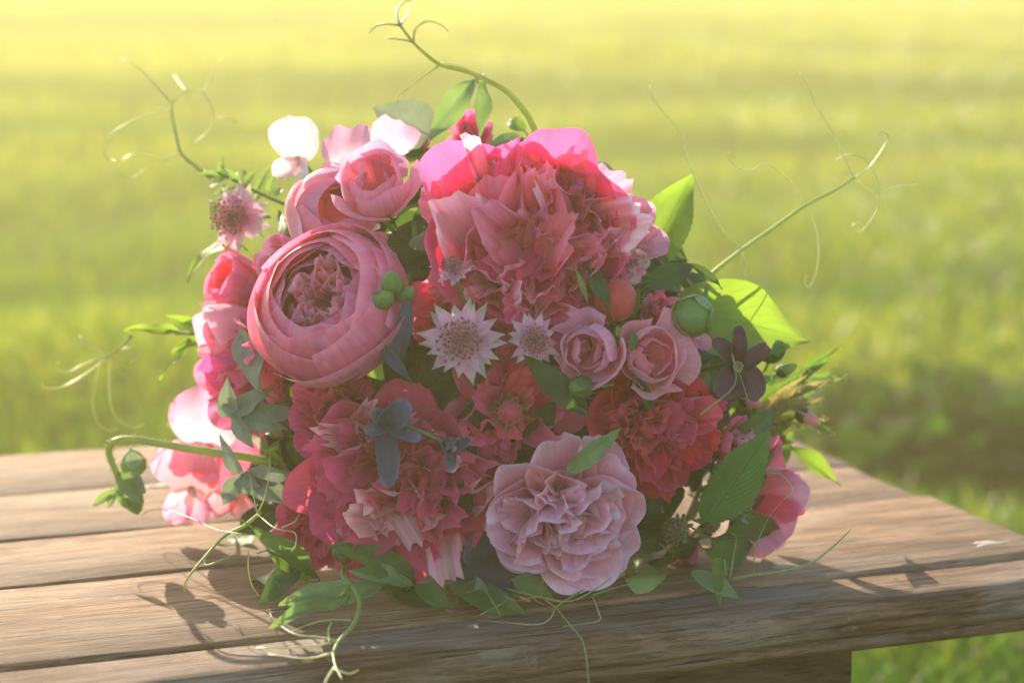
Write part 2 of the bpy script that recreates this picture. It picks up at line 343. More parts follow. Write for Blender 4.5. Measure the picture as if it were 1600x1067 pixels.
# ------------------------------------------------------------------ petals and leaves
PH = [0]
def seed():
    PH[0] += 1; return PH[0]
def petal(L, W, th0, th1, cup=.6, tip=.35, base=.3, ruf=0., rf=2., jag=0., jf=5, notch=0., roll=0., sd=None, nu=10, nv=11, pw=1., hook=0.):
    """sheet that leaves the origin at th0 degrees from the flower axis (+Z) towards +X and ends at th1"""
    r = np.random.RandomState(sd if sd is not None else seed())
    u = np.linspace(0, 1, nu); v = np.linspace(-1, 1, nv)
    th = np.radians(th0+(th1-th0)*u**pw+hook*np.clip((u-.75)*4, 0, 1)**2)
    ds = L/(nu-1); cx = np.concatenate([[0], np.cumsum(np.sin((th[1:]+th[:-1])/2))*ds]); cz = np.concatenate([[0], np.cumsum(np.cos((th[1:]+th[:-1])/2))*ds])
    edge = 1-tip*np.abs(v)**2.4-notch*np.exp(-(v/.22)**2)
    if jag: edge = edge-jag*np.abs(np.interp(v, np.linspace(-1, 1, 2*jf+1), np.tile([0, 1], jf+1)[:2*jf+1]*r.uniform(.3, 1, 2*jf+1)))
    edge = edge+.03*r.randn(nv)*(1 if not jag else 0)*np.linspace(0, 1, nv)*0
    p1, p2, p3 = r.uniform(0, 6.28, 3); P = np.zeros((nu, nv, 3))
    sk = r.uniform(-.08, .08)
    for j, vv in enumerate(v):
        s = u*edge[j]; X = np.interp(s, u, cx); Z = np.interp(s, u, cz); T = np.interp(s, u, th)
        wd = W/2*(base+(1-base)*np.sin(math.pi/2*np.minimum(u*1.25, 1)**.85))
        ph = max(cup, .05)*vv; y = wd*np.sin(ph)/max(cup, .05)*1.0; inn = wd*(1-np.cos(ph))/max(cup, .05)
        inn = inn*(0.35+.65*u)-roll*W*abs(vv)**4*u**2
        q = ruf*u**1.6*(np.sin(rf*math.pi*vv+p1+u*1.5)*(.4+.6*abs(vv))+.5*np.sin(rf*2.1*math.pi*vv+p2)*u+.35*np.sin(5*u+p3))
        nrm = inn+q*L
        P[:, j, 0] = X-np.cos(T)*nrm; P[:, j, 1] = y+sk*L*u**2; P[:, j, 2] = Z+np.sin(T)*nrm
    return P
def cup_petal(R, span, th_top, z0=0., flare=0., ruf=.02, sd=None, nu=12, nv=13, tip=.18, sq=1.0):
    """petal that wraps round the bloom like a piece of a bowl; th_top = angle of the rim past the equator (90 = closed)"""
    r = np.random.RandomState(sd if sd is not None else seed()); p1, p2 = r.uniform(0, 6.28, 2)
    v = np.linspace(-1, 1, nv); u = np.linspace(0, 1, nu); P = np.zeros((nu, nv, 3))
    for j, vv in enumerate(v):
        top = 90+th_top*(1-tip*abs(vv)**2.2)-0*vv
        a = np.radians(np.linspace(8, top, nu)); a[-1] = a[-1]
        rr = R*np.sin(a); zz = -R*sq*np.cos(a)
        ph = np.radians(span)*vv*(.42+.58*np.sin(np.minimum(u*1.3, 1)*math.pi/2))
        k = 1+ruf*(np.sin(2.6*vv*math.pi*.5+p1)+.5*np.sin(5.1*vv+p2))*u**2+flare*np.clip((u-.82)/.18, 0, 1)**1.5+.03*abs(vv)**3*u
        P[:, j, 0] = rr*k*np.cos(ph); P[:, j, 1] = rr*k*np.sin(ph); P[:, j, 2] = zz*(1+ruf*.5*np.sin(3*vv+p2)*u)+z0
    return P
def leafgrid(L, W, fold=.25, droop=.3, serr=0., ns=12, wave=.04, shape=.8, sd=None, nu=15, nv=9, tipk=1.25, twist=0.):
    """leaf along +X, face up +Z"""
    r = np.random.RandomState(sd if sd is not None else seed()); p = r.uniform(0, 6.28, 2)
    if serr: nu = 2*ns+1
    u = np.linspace(0, 1, nu); v = np.linspace(-1, 1, nv)
    wd = W/2*np.sin(math.pi*u**shape)**.85*(1-u**6*.2); wd = np.maximum(wd, W*.006)
    wd = wd*np.where(u > .6, (1-(u-.6)/.4*.18*tipk), 1)
    sx = np.zeros(nu)
    if serr: wd = wd*(1-serr*(np.arange(nu) % 2)*.9); sx = serr*L/ns*1.1*((np.arange(nu)+1) % 2)
    U, V = np.meshgrid(u, v, indexing='ij'); wg = wd[:, None]*V
    X = U*L+sx[:, None]*np.abs(V)**2; Z = np.abs(wg)*fold-droop*L*U**2+wave*L*np.sin(U*7+p[0]+V)*np.abs(V)+wave*.6*L*np.sin(11*U+p[1])*V**2
    Z += .004*0
    a = twist*U; Yr = wg*np.cos(a)-0*Z; Z = Z+wg*np.sin(a)
    return np.stack([X, Yr, Z], 2)
def basis(A, B, up):
    """matrix whose X runs from A to B and whose Z is as near `up` as it can be; returns it with |AB|"""
    A, B, up = Vector(A), Vector(B), Vector(up); x = (B-A); L = x.length; x.normalize()
    z = (up-x*up.dot(x)).normalized(); y = z.cross(x)
    m = Matrix((x, y, z)).transposed().to_4x4(); m.translation = A; return m, L
TOCAM = Vector((0, -1, .25))

# petal and leaf colours
M = dict(
    rose=petal_mat('rose_petal', (.66, .12, .20), (.78, .17, .30), .4, edge=(.86, .30, .44)),
    rose_in=petal_mat('rose_inner_petal', (.74, .18, .24), (.86, .28, .38), .5, edge=(.90, .42, .52)),
    peony=petal_mat('peony_petal', (.74, .07, .20), (.82, .11, .32), .5, tmul=1.25),
    peony_in=petal_mat('peony_frill', (.86, .10, .26), (.92, .32, .46), .52, lo=.15, hi=.95, vein=.2),
    peony_pale=petal_mat('peony_pale_frill', (.90, .22, .38), (.95, .58, .66), .5, lo=.15, hi=.85, vein=.22),
    lowpeony=petal_mat('magenta_petal', (.56, .03, .11), (.68, .08, .22), .42),
    lowpale=petal_mat('faded_pink_frill', (.66, .12, .22), (.86, .46, .50), .42, lo=.1, hi=.8, vein=.25),
    crimson=petal_mat('crimson_petal', (.50, .014, .035), (.68, .035, .10), .45),
    crimson_in=petal_mat('crimson_frill', (.50, .015, .05), (.72, .09, .20), .42),
    blush=petal_mat('blush_petal', (.72, .26, .28), (.82, .42, .52), .40, edge=(.88, .58, .74), tmul=1.15),
    spray=petal_mat('soft_pink_petal', (.74, .26, .28), (.80, .36, .50), .45),
    peach=petal_mat('peachy_pink_petal', (.74, .38, .22), (.80, .34, .40), .45),
    white=petal_mat('near_white_petal', (.82, .52, .52), (.88, .74, .76), .5, tmul=1.1),
    sweet=petal_mat('sweet_pea_petal', (.86, .62, .62), (.84, .36, .50), .5, hi=.6),
    hot=petal_mat('coral_pink_petal', (.76, .10, .17), (.82, .17, .32), .5),
    bract=petal_mat('astrantia_bract', (.70, .30, .38), (.76, .46, .54), .34, vein=.3, hi=.74, lo=.2, edge=(.48, .44, .30)),
    navy=petal_mat('slate_blue_petal', (.045, .05, .065), (.09, .10, .15), .25, vein=.15, edge=(.14, .155, .22)),
    plum=petal_mat('plum_brown_petal', (.075, .035, .035), (.12, .055, .075), .35, vein=.2),
    anther=petal_mat('anther', (.30, .07, .08), (.40, .11, .13), .2),
    stam=petal_mat('stamen_thread', (.62, .36, .36), (.66, .32, .32), .3),
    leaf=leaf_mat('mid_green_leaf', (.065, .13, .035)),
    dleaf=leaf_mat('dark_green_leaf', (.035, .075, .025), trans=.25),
    rasp=leaf_mat('raspberry_leaf', (.075, .16, .045), side=13, relief=.9),
    bright=leaf_mat('thin_bright_leaf', (.10, .20, .035), tcol=(.30, .46, .035), trans=.5, side=8),
    sage=leaf_mat('felted_grey_leaf', (.22, .28, .20), vein=(.36, .40, .32), tcol=(.3, .38, .2), trans=.25, rough=.85, side=11, spots=.3),
    pea=leaf_mat('sweet_pea_leaf', (.13, .22, .09), vein=(.18, .28, .12), trans=.22, side=5, relief=.25),
    stem=leaf_mat('green_stem', (.14, .22, .06), vein=(.14, .22, .06), trans=.25, side=1, relief=.1),
    tend=leaf_mat('tendril', (.46, .50, .26), vein=(.46, .50, .26), tcol=(.75, .78, .40), trans=.5, side=1, relief=.1, rough=.35),
    vstem=leaf_mat('pale_stalk', (.26, .36, .12), vein=(.26, .36, .12), tcol=(.6, .7, .2), trans=.4, side=1, relief=.1),
    bronze=leaf_mat('bronze_green_leaf', (.16, .14, .06), vein=(.3, .24, .14), tcol=(.5, .42, .12), trans=.4),
    weed=leaf_mat('lawn_shade_leaf', (.02, .07, .012), tcol=(.06, .17, .012), trans=.35, rough=.95),  # dark leaves of the clumps that imitate shade on the lawn
    bud=leaf_mat('green_bud', (.17, .26, .09), vein=(.28, .36, .18), trans=.3, side=4),
    redbud=petal_mat('coral_bud', (.42, .05, .05), (.54, .06, .09), .2, tmul=1),
    berry=leaf_mat('unripe_berry', (.22, .20, .09), vein=(.22, .2, .09), trans=.15, side=1),
    hair=leaf_mat('pale_hair', (.5, .48, .36), vein=(.5, .48, .36), trans=.4, side=1),
)
GB = 'flowers and foliage gathered in the bouquet'
def root(name, p, F, label, cat, group, spin=0., x=None):
    o = empty(name); m = frame(F, x, spin); m.translation = p; o.matrix_world = m
    return tag(o, label, cat, group)
def part(o, name, mat, P, ang=0., off=(0, 0, 0), tilt=0., roll=0., t0=60.):
    b = MB(); m = Matrix.Translation(off) @ Matrix.Rotation(rad(ang), 4, 'Z') @ Matrix.Rotation(rad(tilt), 4, 'Y')
    if roll: m = m @ Matrix.Rotation(rad(roll), 4, Vector((math.sin(rad(t0)), 0, math.cos(rad(t0)))))
    b.grid(P, M=m); return b.build(name, M[mat], o)
def F_(n, lean=(0, 0, 0), k=1.0):
    return (n*k+Vector(lean)).normalized()
def calyx(o, r, n=5, mat='leaf', z=0., L=None, th=(95, 120), W=None):
    for i in range(n):
        part(o, 'sepal', mat, petal(L or r, W or r*.45, th[0], th[1], .5, tip=.9, base=.7, nu=7, nv=5), 360/n*i+11, (0, 0, z))
HUB = Vector((.02, .20, .485))                  # where the stems are held together, behind the flowers
def flower_stem(o, r=.0022):
    m = o.matrix_world.inverted(); c = o.matrix_world.translation; ax = o.matrix_world.to_3x3() @ Vector((0, 0, 1))
    b = MB(); pts = [c, c-ax*.03, c.lerp(HUB, .6), HUB+Vector((rnd.uniform(-.015, .015), rnd.uniform(0, .02), rnd.uniform(-.012, .012)))]
    b.tube([m @ p for p in pts], r, r, 6); b.build('stem', M['stem'], o)

# ------------------------------------------------------------------ flower kinds
def cupped_rose(px, py, R, F, label, mat='rose', spin=0., out=0., group=None, x=None, name='garden_rose'):
    p, n = dome(px, py, out-R*.5)
    o = root(name, p, F, label, 'rose', group, spin, x)
    for ring, (k, top, span, cnt, fl, ju) in enumerate(((1.04, 22, 60, 4, .09, 9), (1.0, 42, 66, 4, .05, 8), (.96, 51, 60, 4, .02, 7), (.90, 54, 54, 4, .0, 8), (.81, 54, 46, 5, 0, 9), (.70, 51, 42, 5, 0, 10), (.58, 46, 38, 5, 0, 11))):
        for i in range(cnt):
            a = 360/cnt*i+ring*43+rnd.uniform(-12, 12)
            part(o, 'petal', mat, cup_petal(R*k*(1+.018*(i % 3)), span*rnd.uniform(.85, 1.12), top+rnd.uniform(-ju, ju), R*.0, flare=fl*rnd.uniform(.3, 1.3)+rnd.choice((0, 0, .05)), ruf=.022+.012*ring*.6, sq=.70, tip=rnd.uniform(.08, .3)), a, (0, 0, R*.8), rnd.uniform(-3, 3))
    for q in range(5):
        a0 = q*72+rnd.uniform(-14, 14); c = (R*.24*math.cos(rad(a0)), R*.24*math.sin(rad(a0)), R*.28)
        for k in range(5):
            part(o, 'petal', 'rose_in', petal(R*(1.02-.05*k)*rnd.uniform(.9, 1.08), R*(.62-.07*k), 22-4*k, -6+rnd.uniform(-10, 14), 1.7, tip=.2, base=.5, ruf=.09, rf=2, jag=.05, nu=9, nv=11, hook=rnd.uniform(-10, 40)), a0+(k % 2)*30-15+rnd.uniform(-10, 10), c)
    flower_stem(o); return o
def frilly(px, py, R, F, label, cat, name, guard, mids, inners, spin=0., out=0., group=None, mg='peony', mm='peony_in', mi='peony_pale', x=None, depth=.45, jag=.22, thr=(70, 15), gth=(80, 25), gcup=.9, asym=0., wide=1., wild=1., Y=None, gl=1.32, gw=1.05, extra=None, scatter=.16):
    """double flower: guard petals outside, ever narrower torn petals towards the heart"""
    p, n = dome(px, py, out-R*depth) if Y is None else (atY(px, py, Y), None); o = root(name, p, F, label, cat, group, spin, x)
    grow = lambda a: 1+asym*math.cos(rad(a)+spin)
    for i in range(guard):
        a = 360/guard*i+rnd.uniform(-12, 12); s = rnd.uniform(.9, 1.12)*grow(a); e = gth[1]+rnd.uniform(-16, 16)
        part(o, 'petal', mg, petal(R*gl*s, R*gw*rnd.uniform(.85, 1.2), gth[0]+rnd.uniform(-8, 4), e, gcup*rnd.uniform(.6, 1.2), tip=rnd.uniform(.36, .5), base=.3, ruf=.04, rf=rnd.uniform(.8, 1.4), notch=rnd.choice((0, 0, .07)), nu=15, nv=17, hook=rnd.uniform(-45, 25)), a, roll=rnd.uniform(-14, 14)*wild)
    for i in range(mids):
        a = i*137.5+rnd.uniform(-18, 18); f = i/mids; s = rnd.uniform(.78, 1.18)*grow(a)
        t0 = thr[0]-f*(thr[0]-thr[1]); L = R*(1.14-.14*f)*s
        part(o, 'petal', mm if rnd.random() < .55 else mi if rnd.random() < .5 else mg, petal(L, R*rnd.uniform(.5, 1.1)*(1-.2*f)*wide, t0+rnd.uniform(-8, 8), t0-14+rnd.uniform(-26, 34), rnd.uniform(.7, 1.6), tip=rnd.uniform(.2, .42), base=.28, ruf=.08, rf=rnd.uniform(1.5, 2.6), jag=jag*rnd.uniform(.2, 1), jf=6, nu=13, nv=19, hook=rnd.uniform(-30, 60)), a, (R*scatter*rnd.uniform(-1, 1)*(.4+f), R*scatter*rnd.uniform(-1, 1)*(.4+f), R*.02), roll=rnd.uniform(-24, 24)*wild, t0=t0)
    for i in range(inners):
        a = i*137.5+50+rnd.uniform(-25, 25); f = i/inners; s = rnd.uniform(.6, 1.12)*grow(a)
        t0 = 62-f*54
        part(o, 'petal', mi if rnd.random() < .6 else mm, petal(R*(1.0)*s, R*rnd.uniform(.22, .6)*wide, t0+rnd.uniform(-10, 10), t0+6+rnd.uniform(-24, 44), 1.2, tip=.4, base=.35, ruf=.11, rf=2, jag=jag*1.4*rnd.uniform(.3, 1), jf=4, nu=11, nv=13, hook=rnd.uniform(-30, 70)), a, (R*scatter*1.5*rnd.uniform(-1, 1), R*scatter*1.5*rnd.uniform(-1, 1), R*.04), roll=rnd.uniform(-40, 40)*wild, t0=t0)
    for (a, l, w_, t0, t1, cp, hk) in (extra or ()):
        part(o, 'petal', mg, petal(R*l, R*w_, t0, t1, cp, tip=.42, base=.35, ruf=.035, rf=1.1, nu=18, nv=19, hook=hk), a)
    calyx(o, R*.6); flower_stem(o, .0024); return o
def small_rose(px, py, R, F, label, mat='spray', spin=0., out=0., group='small pink roses and buds', mo=None, opened=.4, x=None, cat='rose', name='spray_rose'):
    p, n = dome(px, py, out-R*.5); o = root(name, p, F, label, cat, group, spin, x)
    for ring, (k, top, span, cnt, fl) in enumerate(((1.12, 12, 52, 3, .30*opened*2), (1.0, 34, 58, 3, .14), (.82, 42, 56, 3, .04), (.62, 46, 50, 3, 0), (.42, 44, 50, 2, 0))):
        for i in range(cnt):
            part(o, 'petal', (mo or mat) if ring == 0 else mat, cup_petal(R*k*rnd.uniform(.94, 1.06), span*rnd.uniform(.75, 1.15), top+rnd.uniform(-16, 12), 0, flare=fl*rnd.uniform(.2, 1.5), ruf=.075, nu=11, nv=13, sq=rnd.uniform(1.1, 1.35), tip=rnd.uniform(.1, .4)), 360/cnt*i+ring*61+rnd.uniform(-18, 18), (0, 0, R*.9), rnd.uniform(-9, 9))
    calyx(o, R*.9, 5, 'leaf', R*-.2, th=(100, 70)); flower_stem(o, .0015); return o
def astrantia(px, py, R, F, label, spin=0., out=0., n=19, group='astrantia stars', x=None, dome_=.25, th=(80, 72)):
    p, nn = dome(px, py, out); o = root('astrantia', p, F, label, 'astrantia', group, spin, x)
    for i in range(n):
        a = 360/n*i+rnd.uniform(-8, 8); s = rnd.uniform(.80, 1.08)
        P = leafgrid(R*s, R*rnd.uniform(.32, .42), .25, rnd.uniform(-.26, .12), 0, wave=.03, shape=.8, nu=11, nv=7, tipk=2)
        part(o, 'bract', 'bract', P, a, (0, 0, -.0008*(i % 2)), rnd.uniform(-4, 5))
    thr = MB(); ball = MB()
    for i in range(95):
        f = math.sqrt((i+.5)/95); a = i*2.39996; el = rad(90-f*66); l = R*rnd.uniform(.42, .54)
        l *= .82+.5*((i*7) % 5)/5; t = Vector((math.cos(a)*math.cos(el), math.sin(a)*math.cos(el), math.sin(el)*(.45+dome_*2)))*l
        mid = Vector((t.x*.45, t.y*.45, t.z*.75))
        thr.tube([(0, 0, 0), mid, t], R*.011, R*.008, 4, fine=2); ball.ball(t, R*.034*rnd.uniform(.7, 1.3), 6, 5)
    tag(thr.build('stamen_threads', M['stam'], o), kind='stuff'); tag(ball.build('anthers', M['anther'], o), kind='stuff')
    b = MB(); b.tube([(0, 0, -.03), (0, 0, -.012), (0, 0, 0)], .0009, .0012); b.build('stem', M['stem'], o); return o
def sweet_pea(px, py, R, F, label, up=(0, 0, 1), out=0., mat='sweet', ms=None, spin=0., group='sweet pea flowers', Y=None):
    p, n = dome(px, py, out) if Y is None else (atY(px, py, Y), None)
    o = root('sweet_pea', p, F, label, 'sweet pea', group, spin, up)
    b = MB(); b.grid(petal(R*1.75, R*2.2, 62, 104, .3, tip=.36, base=.45, ruf=.10, rf=1.2, notch=.08, nu=16, nv=19, roll=-.05)); b.build('standard_petal', M[ms or mat], o)
    for s in (-1, 1):
        part(o, 'wing_petal', mat, petal(R*1.2, R*1.15, 78, 40, 1.2, tip=.3, base=.3, ruf=.07, nu=11, nv=11), 180+s*40, (R*.03, 0, R*.05))
    part(o, 'keel_petal', 'white', petal(R*.6, R*.36, 55, 10, 1.6, tip=.4, base=.4, nu=8, nv=7), 180, (0, 0, R*.06))
    b = MB(); b.lathe([(.0005, -R*.32), (R*.12, -R*.28), (R*.15, -R*.1), (R*.17, R*.06), (R*.16, R*.07)], 10); b.build('calyx', M['pea'], o)
    b = MB(); b.tube([(0, 0, -R*.3), (-R*.1, 0, -R*.7), (-R*.5, 0, -R*1.5)], .0009, .0011); b.build('stem', M['stem'], o); return o
def leaf(name, A, B, W, up, label, mat, cat='leaf', group=None, parent=None, **k):
    m, L = basis(A, B, up)
    if parent is None:
        o = empty(name); o.matrix_world = m; tag(o, label, cat, group); b = MB(); b.grid(leafgrid(L, W, **k)); b.build('blade', M[mat], o)
        b = MB(); b.tube([(-L*.05, 0, -L*.22), (-L*.03, 0, -L*.08), (0, 0, -.0004), (L*.2, 0, -.0004)], max(.0006, W*.022), max(.0003, W*.008), 5); b.build('leaf_stalk', M['stem'], o)
        return o
    b = MB(); b.grid(leafgrid(L, W, **k)); o = b.build('leaf', M[mat], parent); o.matrix_world = m; return o
def sprig(name, pts, label, cat, mat, leaves, r=.0011, group=None, mstem='stem', hairs=0):
    """stem through pts (world); leaves = (A, B, width, up[, options])"""
    o = empty(name, pts[0]); tag(o, label, cat, group); c = Vector(pts[0])
    b = MB(); b.tube([Vector(q)-c for q in pts], r, r*.5); b.build('stem', M[mstem], o)
    bpy.context.view_layer.update()
    for l in leaves:
        A, B, W, up = l[:4]; k = l[4] if len(l) > 4 else {}
        m, L = basis(A, B, up); g = MB(); g.grid(leafgrid(L, W, **k)); q = g.build('leaf', M[k.get('mat', mat)] if False else M[mat], o)
        m.translation = Vector(A)-c; q.matrix_local = m
    if hairs:
        h = MB()
        for l in leaves:
            A, B = Vector(l[0])-c, Vector(l[1])-c
            for i in range(hairs):
                q = A.lerp(B, rnd.uniform(.1, 1.05))+Vector((rnd.uniform(-1, 1), rnd.uniform(-1, 1), rnd.uniform(-1, 1)))*l[2]*.28; d = Vector((rnd.uniform(-1, 1), rnd.uniform(-1, 1), rnd.uniform(-1, 1))).normalized()
                h.tube([q, q+d*.0016, q+d*.003], .00016, .00008, 3, fine=1)
        tag(h.build('hairs', M['hair'], o), kind='stuff')
    return o
def bud(px, py, R, F, label, mat='bud', out=0., Y=None, cat='bud', name='flower_bud', group='closed buds', long=1.3, ribs=5, sep=4, sm='leaf', x=None, stem=None, hairs=0):
    p, n = dome(px, py, out) if Y is None else (atY(px, py, Y), None)
    o = root(name, p, F, label, cat, group, 0, x); b = MB()
    pr = [(.0003, -R*.95)]+[(R*math.sin(t)*(1 if t < 1.57 else math.sin(t)**.25), -R*math.cos(t)*(1 if t < 1.57 else long)) for t in np.linspace(.25, 3.0, 12)]+[(.0002, R*long)]
    b.lathe(pr, 20, wob=.035 if ribs else 0); b.build('bud_body', M[mat], o)
    for i in range(sep):
        part(o, 'sepal', sm, cup_petal(R*1.06, 36, 55 if long > 1.2 else 30, 0, flare=.12, ruf=.02, nu=8, nv=7, tip=.8, sq=1.05), 360/max(sep, 1)*i+20)
    if hairs:
        h = MB()
        for i in range(hairs):
            a = rnd.uniform(0, 6.28); z = rnd.uniform(-.8, .9); s = math.sqrt(max(0, 1-z*z)); d = Vector((s*math.cos(a), s*math.sin(a), z))
            h.tube([d*R, d*R*1.25+Vector((0, 0, R*.1)), d*R*1.45+Vector((rnd.uniform(-1, 1), rnd.uniform(-1, 1), 0))*R*.3], R*.012, R*.006, 3, fine=1)
        tag(h.build('hairs', M['hair'], o), kind='stuff')
    st = stem or [(0, 0, -R*.9), (0, 0, -R*1.8), (R*.4, 0, -R*3)]
    b = MB(); b.tube(st, R*.13, R*.11); b.build('stem', M['stem'], o); return o
def vine(name, label, main, side, r=.0012, group='curling tendrils', r1=None, cat='tendril', mat='tend'):
    """world polylines: the main stalk and its curling branches"""
    c = Vector(main[0]); o = empty(name, c); tag(o, label, cat, group)
    b = MB(); b.tube([Vector(q)-c for q in main], r, r1 or r*.45, 6); b.build('stalk', M['vstem' if r > .0009 else mat], o)
    for s in side:
        b = MB(); b.tube([Vector(q)-c for q in s], r*.42, r*.2, 5, fine=5); b.build('curl', M[mat], o)
    return o
def Yl(pts, Y0, Y1=None):
    """photo pixels -> points whose depth runs from Y0 to Y1"""
    Y1 = Y0 if Y1 is None else Y1; n = max(1, len(pts)-1)
    return [atY(x, y, Y0+(Y1-Y0)*i/n) for i, (x, y) in enumerate(pts)]

# ------------------------------------------------------------------ the bouquet: large blooms
K = .335e-3                                     # metres per photo pixel at the bouquet
cupped_rose(536, 512, 123*K, (-.42, -.85, .66), 'large cupped coral pink garden rose at the left front of the bouquet', spin=.4, group='large blooms', out=.006)
frilly(830, 375, 164*K, (.0, -1, .26), 'huge bright pink double peony at the top of the bouquet, pale torn petals inside', 'peony', 'peony', 9, 50, 30, group='large blooms', jag=.16, scatter=.36, wide=.98, out=.010, asym=.16, gth=(82, 22), thr=(86, 22), gw=1.25, gl=1.3, extra=((-18, 1.55, 1.1, 70, 34, .9, -20), (-52, 1.5, 1.5, 78, 20, 1.1, -40), (-85, 1.35, 1.3, 80, 22, 1.0, -30), (38, 1.45, 1.15, 75, 30, .9, -50), (75, 1.35, 1.3, 80, 24, 1.1, -30), (150, 1.2, 1.2, 80, 40, .8, 0), (205, 1.2, 1.1, 80, 40, .8, 0)))
frilly(1030, 668, 106*K, (.30, -1, .10), 'deep red double bloom between the two pink buds and the raspberry leaf', 'peony', 'crimson_bloom', 9, 40, 22, group='large blooms', mg='crimson', mm='crimson_in', mi='crimson', jag=.05, out=-.004)
frilly(874, 790, 108*K, (.14, -1, -.22), 'pale blush ruffled rose low at the front of the bouquet', 'rose', 'ruffled_rose', 10, 26, 16, group='large blooms', mg='blush', mm='blush', mi='blush', jag=.03, gw=1.25, thr=(84, 25), gth=(90, 48), gcup=.7, out=.02, wide=1.5, wild=1.8, asym=.1)
frilly(612, 752, 138*K, (-.12, -1, -.16), 'wide magenta peony with faded fringed petals at the lower left front', 'peony', 'peony', 11, 38, 34, group='large blooms', mg='lowpeony', mm='lowpeony', mi='lowpale', jag=.26, scatter=.34, wide=1.1, thr=(88, 30), gth=(88, 45), out=.006)
frilly(692, 458, 70*K, (-.25, -1, .0), 'rounded pink petals of a bloom pressed between the garden rose and the top peony', 'peony', 'pink_bloom', 7, 8, 0, group='smaller pink blooms', mg='peony', mm='hot', mi='peony', jag=.02, gth=(80, 40), out=-.006)
frilly(516, 655, 80*K, (-.2, -1, .1), 'deep magenta bloom between the garden rose and the fringed peony', 'peony', 'pink_bloom', 8, 22, 8, group='smaller pink blooms', mg='lowpeony', mm='lowpeony', mi='crimson_in', jag=.05, gth=(84, 40), out=-.004)
frilly(795, 648, 92*K, (.0, -1, -.05), 'small coral red bloom under the two astrantia stars', 'peony', 'coral_bloom', 8, 22, 10, group='smaller pink blooms', mg='hot', mm='hot', mi='crimson_in', jag=.1, gth=(88, 60), out=-.012)
frilly(385, 585, 104*K, (-.8, -.6, .0), 'hot pink bloom tucked behind the garden rose on the left edge', 'peony', 'pink_bloom', 8, 22, 8, group='smaller pink blooms', mg='hot', mm='peony', mi='hot', jag=.05, out=-.005)
frilly(480, 835, 72*K, (-.5, -1, -.3), 'dark pink bloom resting on the wood at the lower left', 'peony', 'pink_bloom', 7, 16, 6, group='smaller pink blooms', mg='lowpeony', mm='lowpeony', mi='lowpeony', jag=.05, gth=(70, 35), out=-.004)
frilly(985, 345, 62*K, (.75, -.4, .45), 'soft pink bloom peeping out behind the right side of the top peony', 'rose', 'pink_bloom', 6, 14, 6, group='smaller pink blooms', mg='spray', mm='spray', mi='spray', jag=.02, out=-.006)
frilly(735, 222, 42*K, (-.1, -.7, .7), 'small deep pink bloom between the two long pea leaves on top', 'carnation', 'small_bloom', 6, 16, 10, group='smaller pink blooms', mg='hot', mm='hot', mi='peony', jag=.25, thr=(60, 10), Y=.05)
frilly(655, 240, 32*K, (-.3, -.6, .8), 'tiny deep pink bloom left of the long pea leaf on top', 'carnation', 'small_bloom', 5, 14, 8, group='smaller pink blooms', mg='hot', mm='hot', mi='peony', jag=.25, thr=(60, 10), Y=.05)
frilly(975, 418, 30*K, (.3, -1, .2), 'little frilled pale pink cluster right of the top peony, above the round coral bud', 'flower', 'frilled_cluster', 7, 20, 20, group='smaller pink blooms', mg='bract', mm='spray', mi='white', jag=.2, thr=(70, 10), out=.008)
frilly(1040, 478, 40*K, (.6, -1, .2), 'coral petals showing behind the dark curled leaf on the right', 'rose', 'pink_bloom', 6, 10, 4, group='smaller pink blooms', mg='hot', mm='spray', mi='hot', jag=.02, out=-.006)
frilly(1150, 715, 55*K, (.9, -.6, 0), 'coral pink bloom half hidden behind the tip of the raspberry leaf', 'rose', 'pink_bloom', 6, 12, 4, group='smaller pink blooms', mg='hot', mm='hot', mi='spray', jag=.02, out=-.004)
frilly(1222, 822, 98*K, (.55, -.9, .1), 'bright pink loose bloom lying on the table at the right end of the bouquet', 'sweet pea', 'pink_bloom', 5, 5, 0, group='smaller pink blooms', mg='spray', mm='hot', mi='hot', jag=.0, gth=(60, 22), gw=1.4, out=-.012)
# ------------------------------------------------------------------ small roses and pink buds
small_rose(604, 328, 54*K, (-.05, -.85, .55), 'open pale pink spray rose between the garden rose and the top peony', out=.02, spin=.5)
small_rose(492, 344, 66*K, (.45, -.9, .45), 'half open mauve pink rosebud above the garden rose', mat='spray', mo='blush', out=.008, opened=.2, spin=1.1)
small_rose(916, 550, 44*K, (-.2, -1, .1), 'round pink rosebud right of the smaller astrantia', out=.022, mo='spray', spin=.2)
small_rose(998, 562, 48*K, (.2, -1, .25), 'peach and pink rosebud under the ribbed green pod', mat='spray', mo='peach', out=.016, spin=.9)
small_rose(372, 448, 50*K, (-.75, -.6, .35), 'coral rosebud at the left edge above the pink petals', mat='hot', mo='hot', out=.0, opened=.2)
small_rose(366, 508, 46*K, (-.9, -.5, -.1), 'pale lit rosebud at the left edge beside the garden rose', mat='spray', mo='sweet', out=.0)
small_rose(1062, 895, 24*K, (.2, -1, -.2), 'tiny pink rosebud touching the table under the raspberry leaves', out=.004, mo='spray', opened=.2)
small_rose(566, 398, 36*K, (.1, -1, .5), 'small soft pink bud squeezed between the spray rose and the garden rose', out=.0, mo='peach', opened=.2)
small_rose(430, 398, 36*K, (-.2, -1, .3), 'low pink bud between the dusky astrantia and the garden rose', out=-.004, mo='hot', opened=.3)
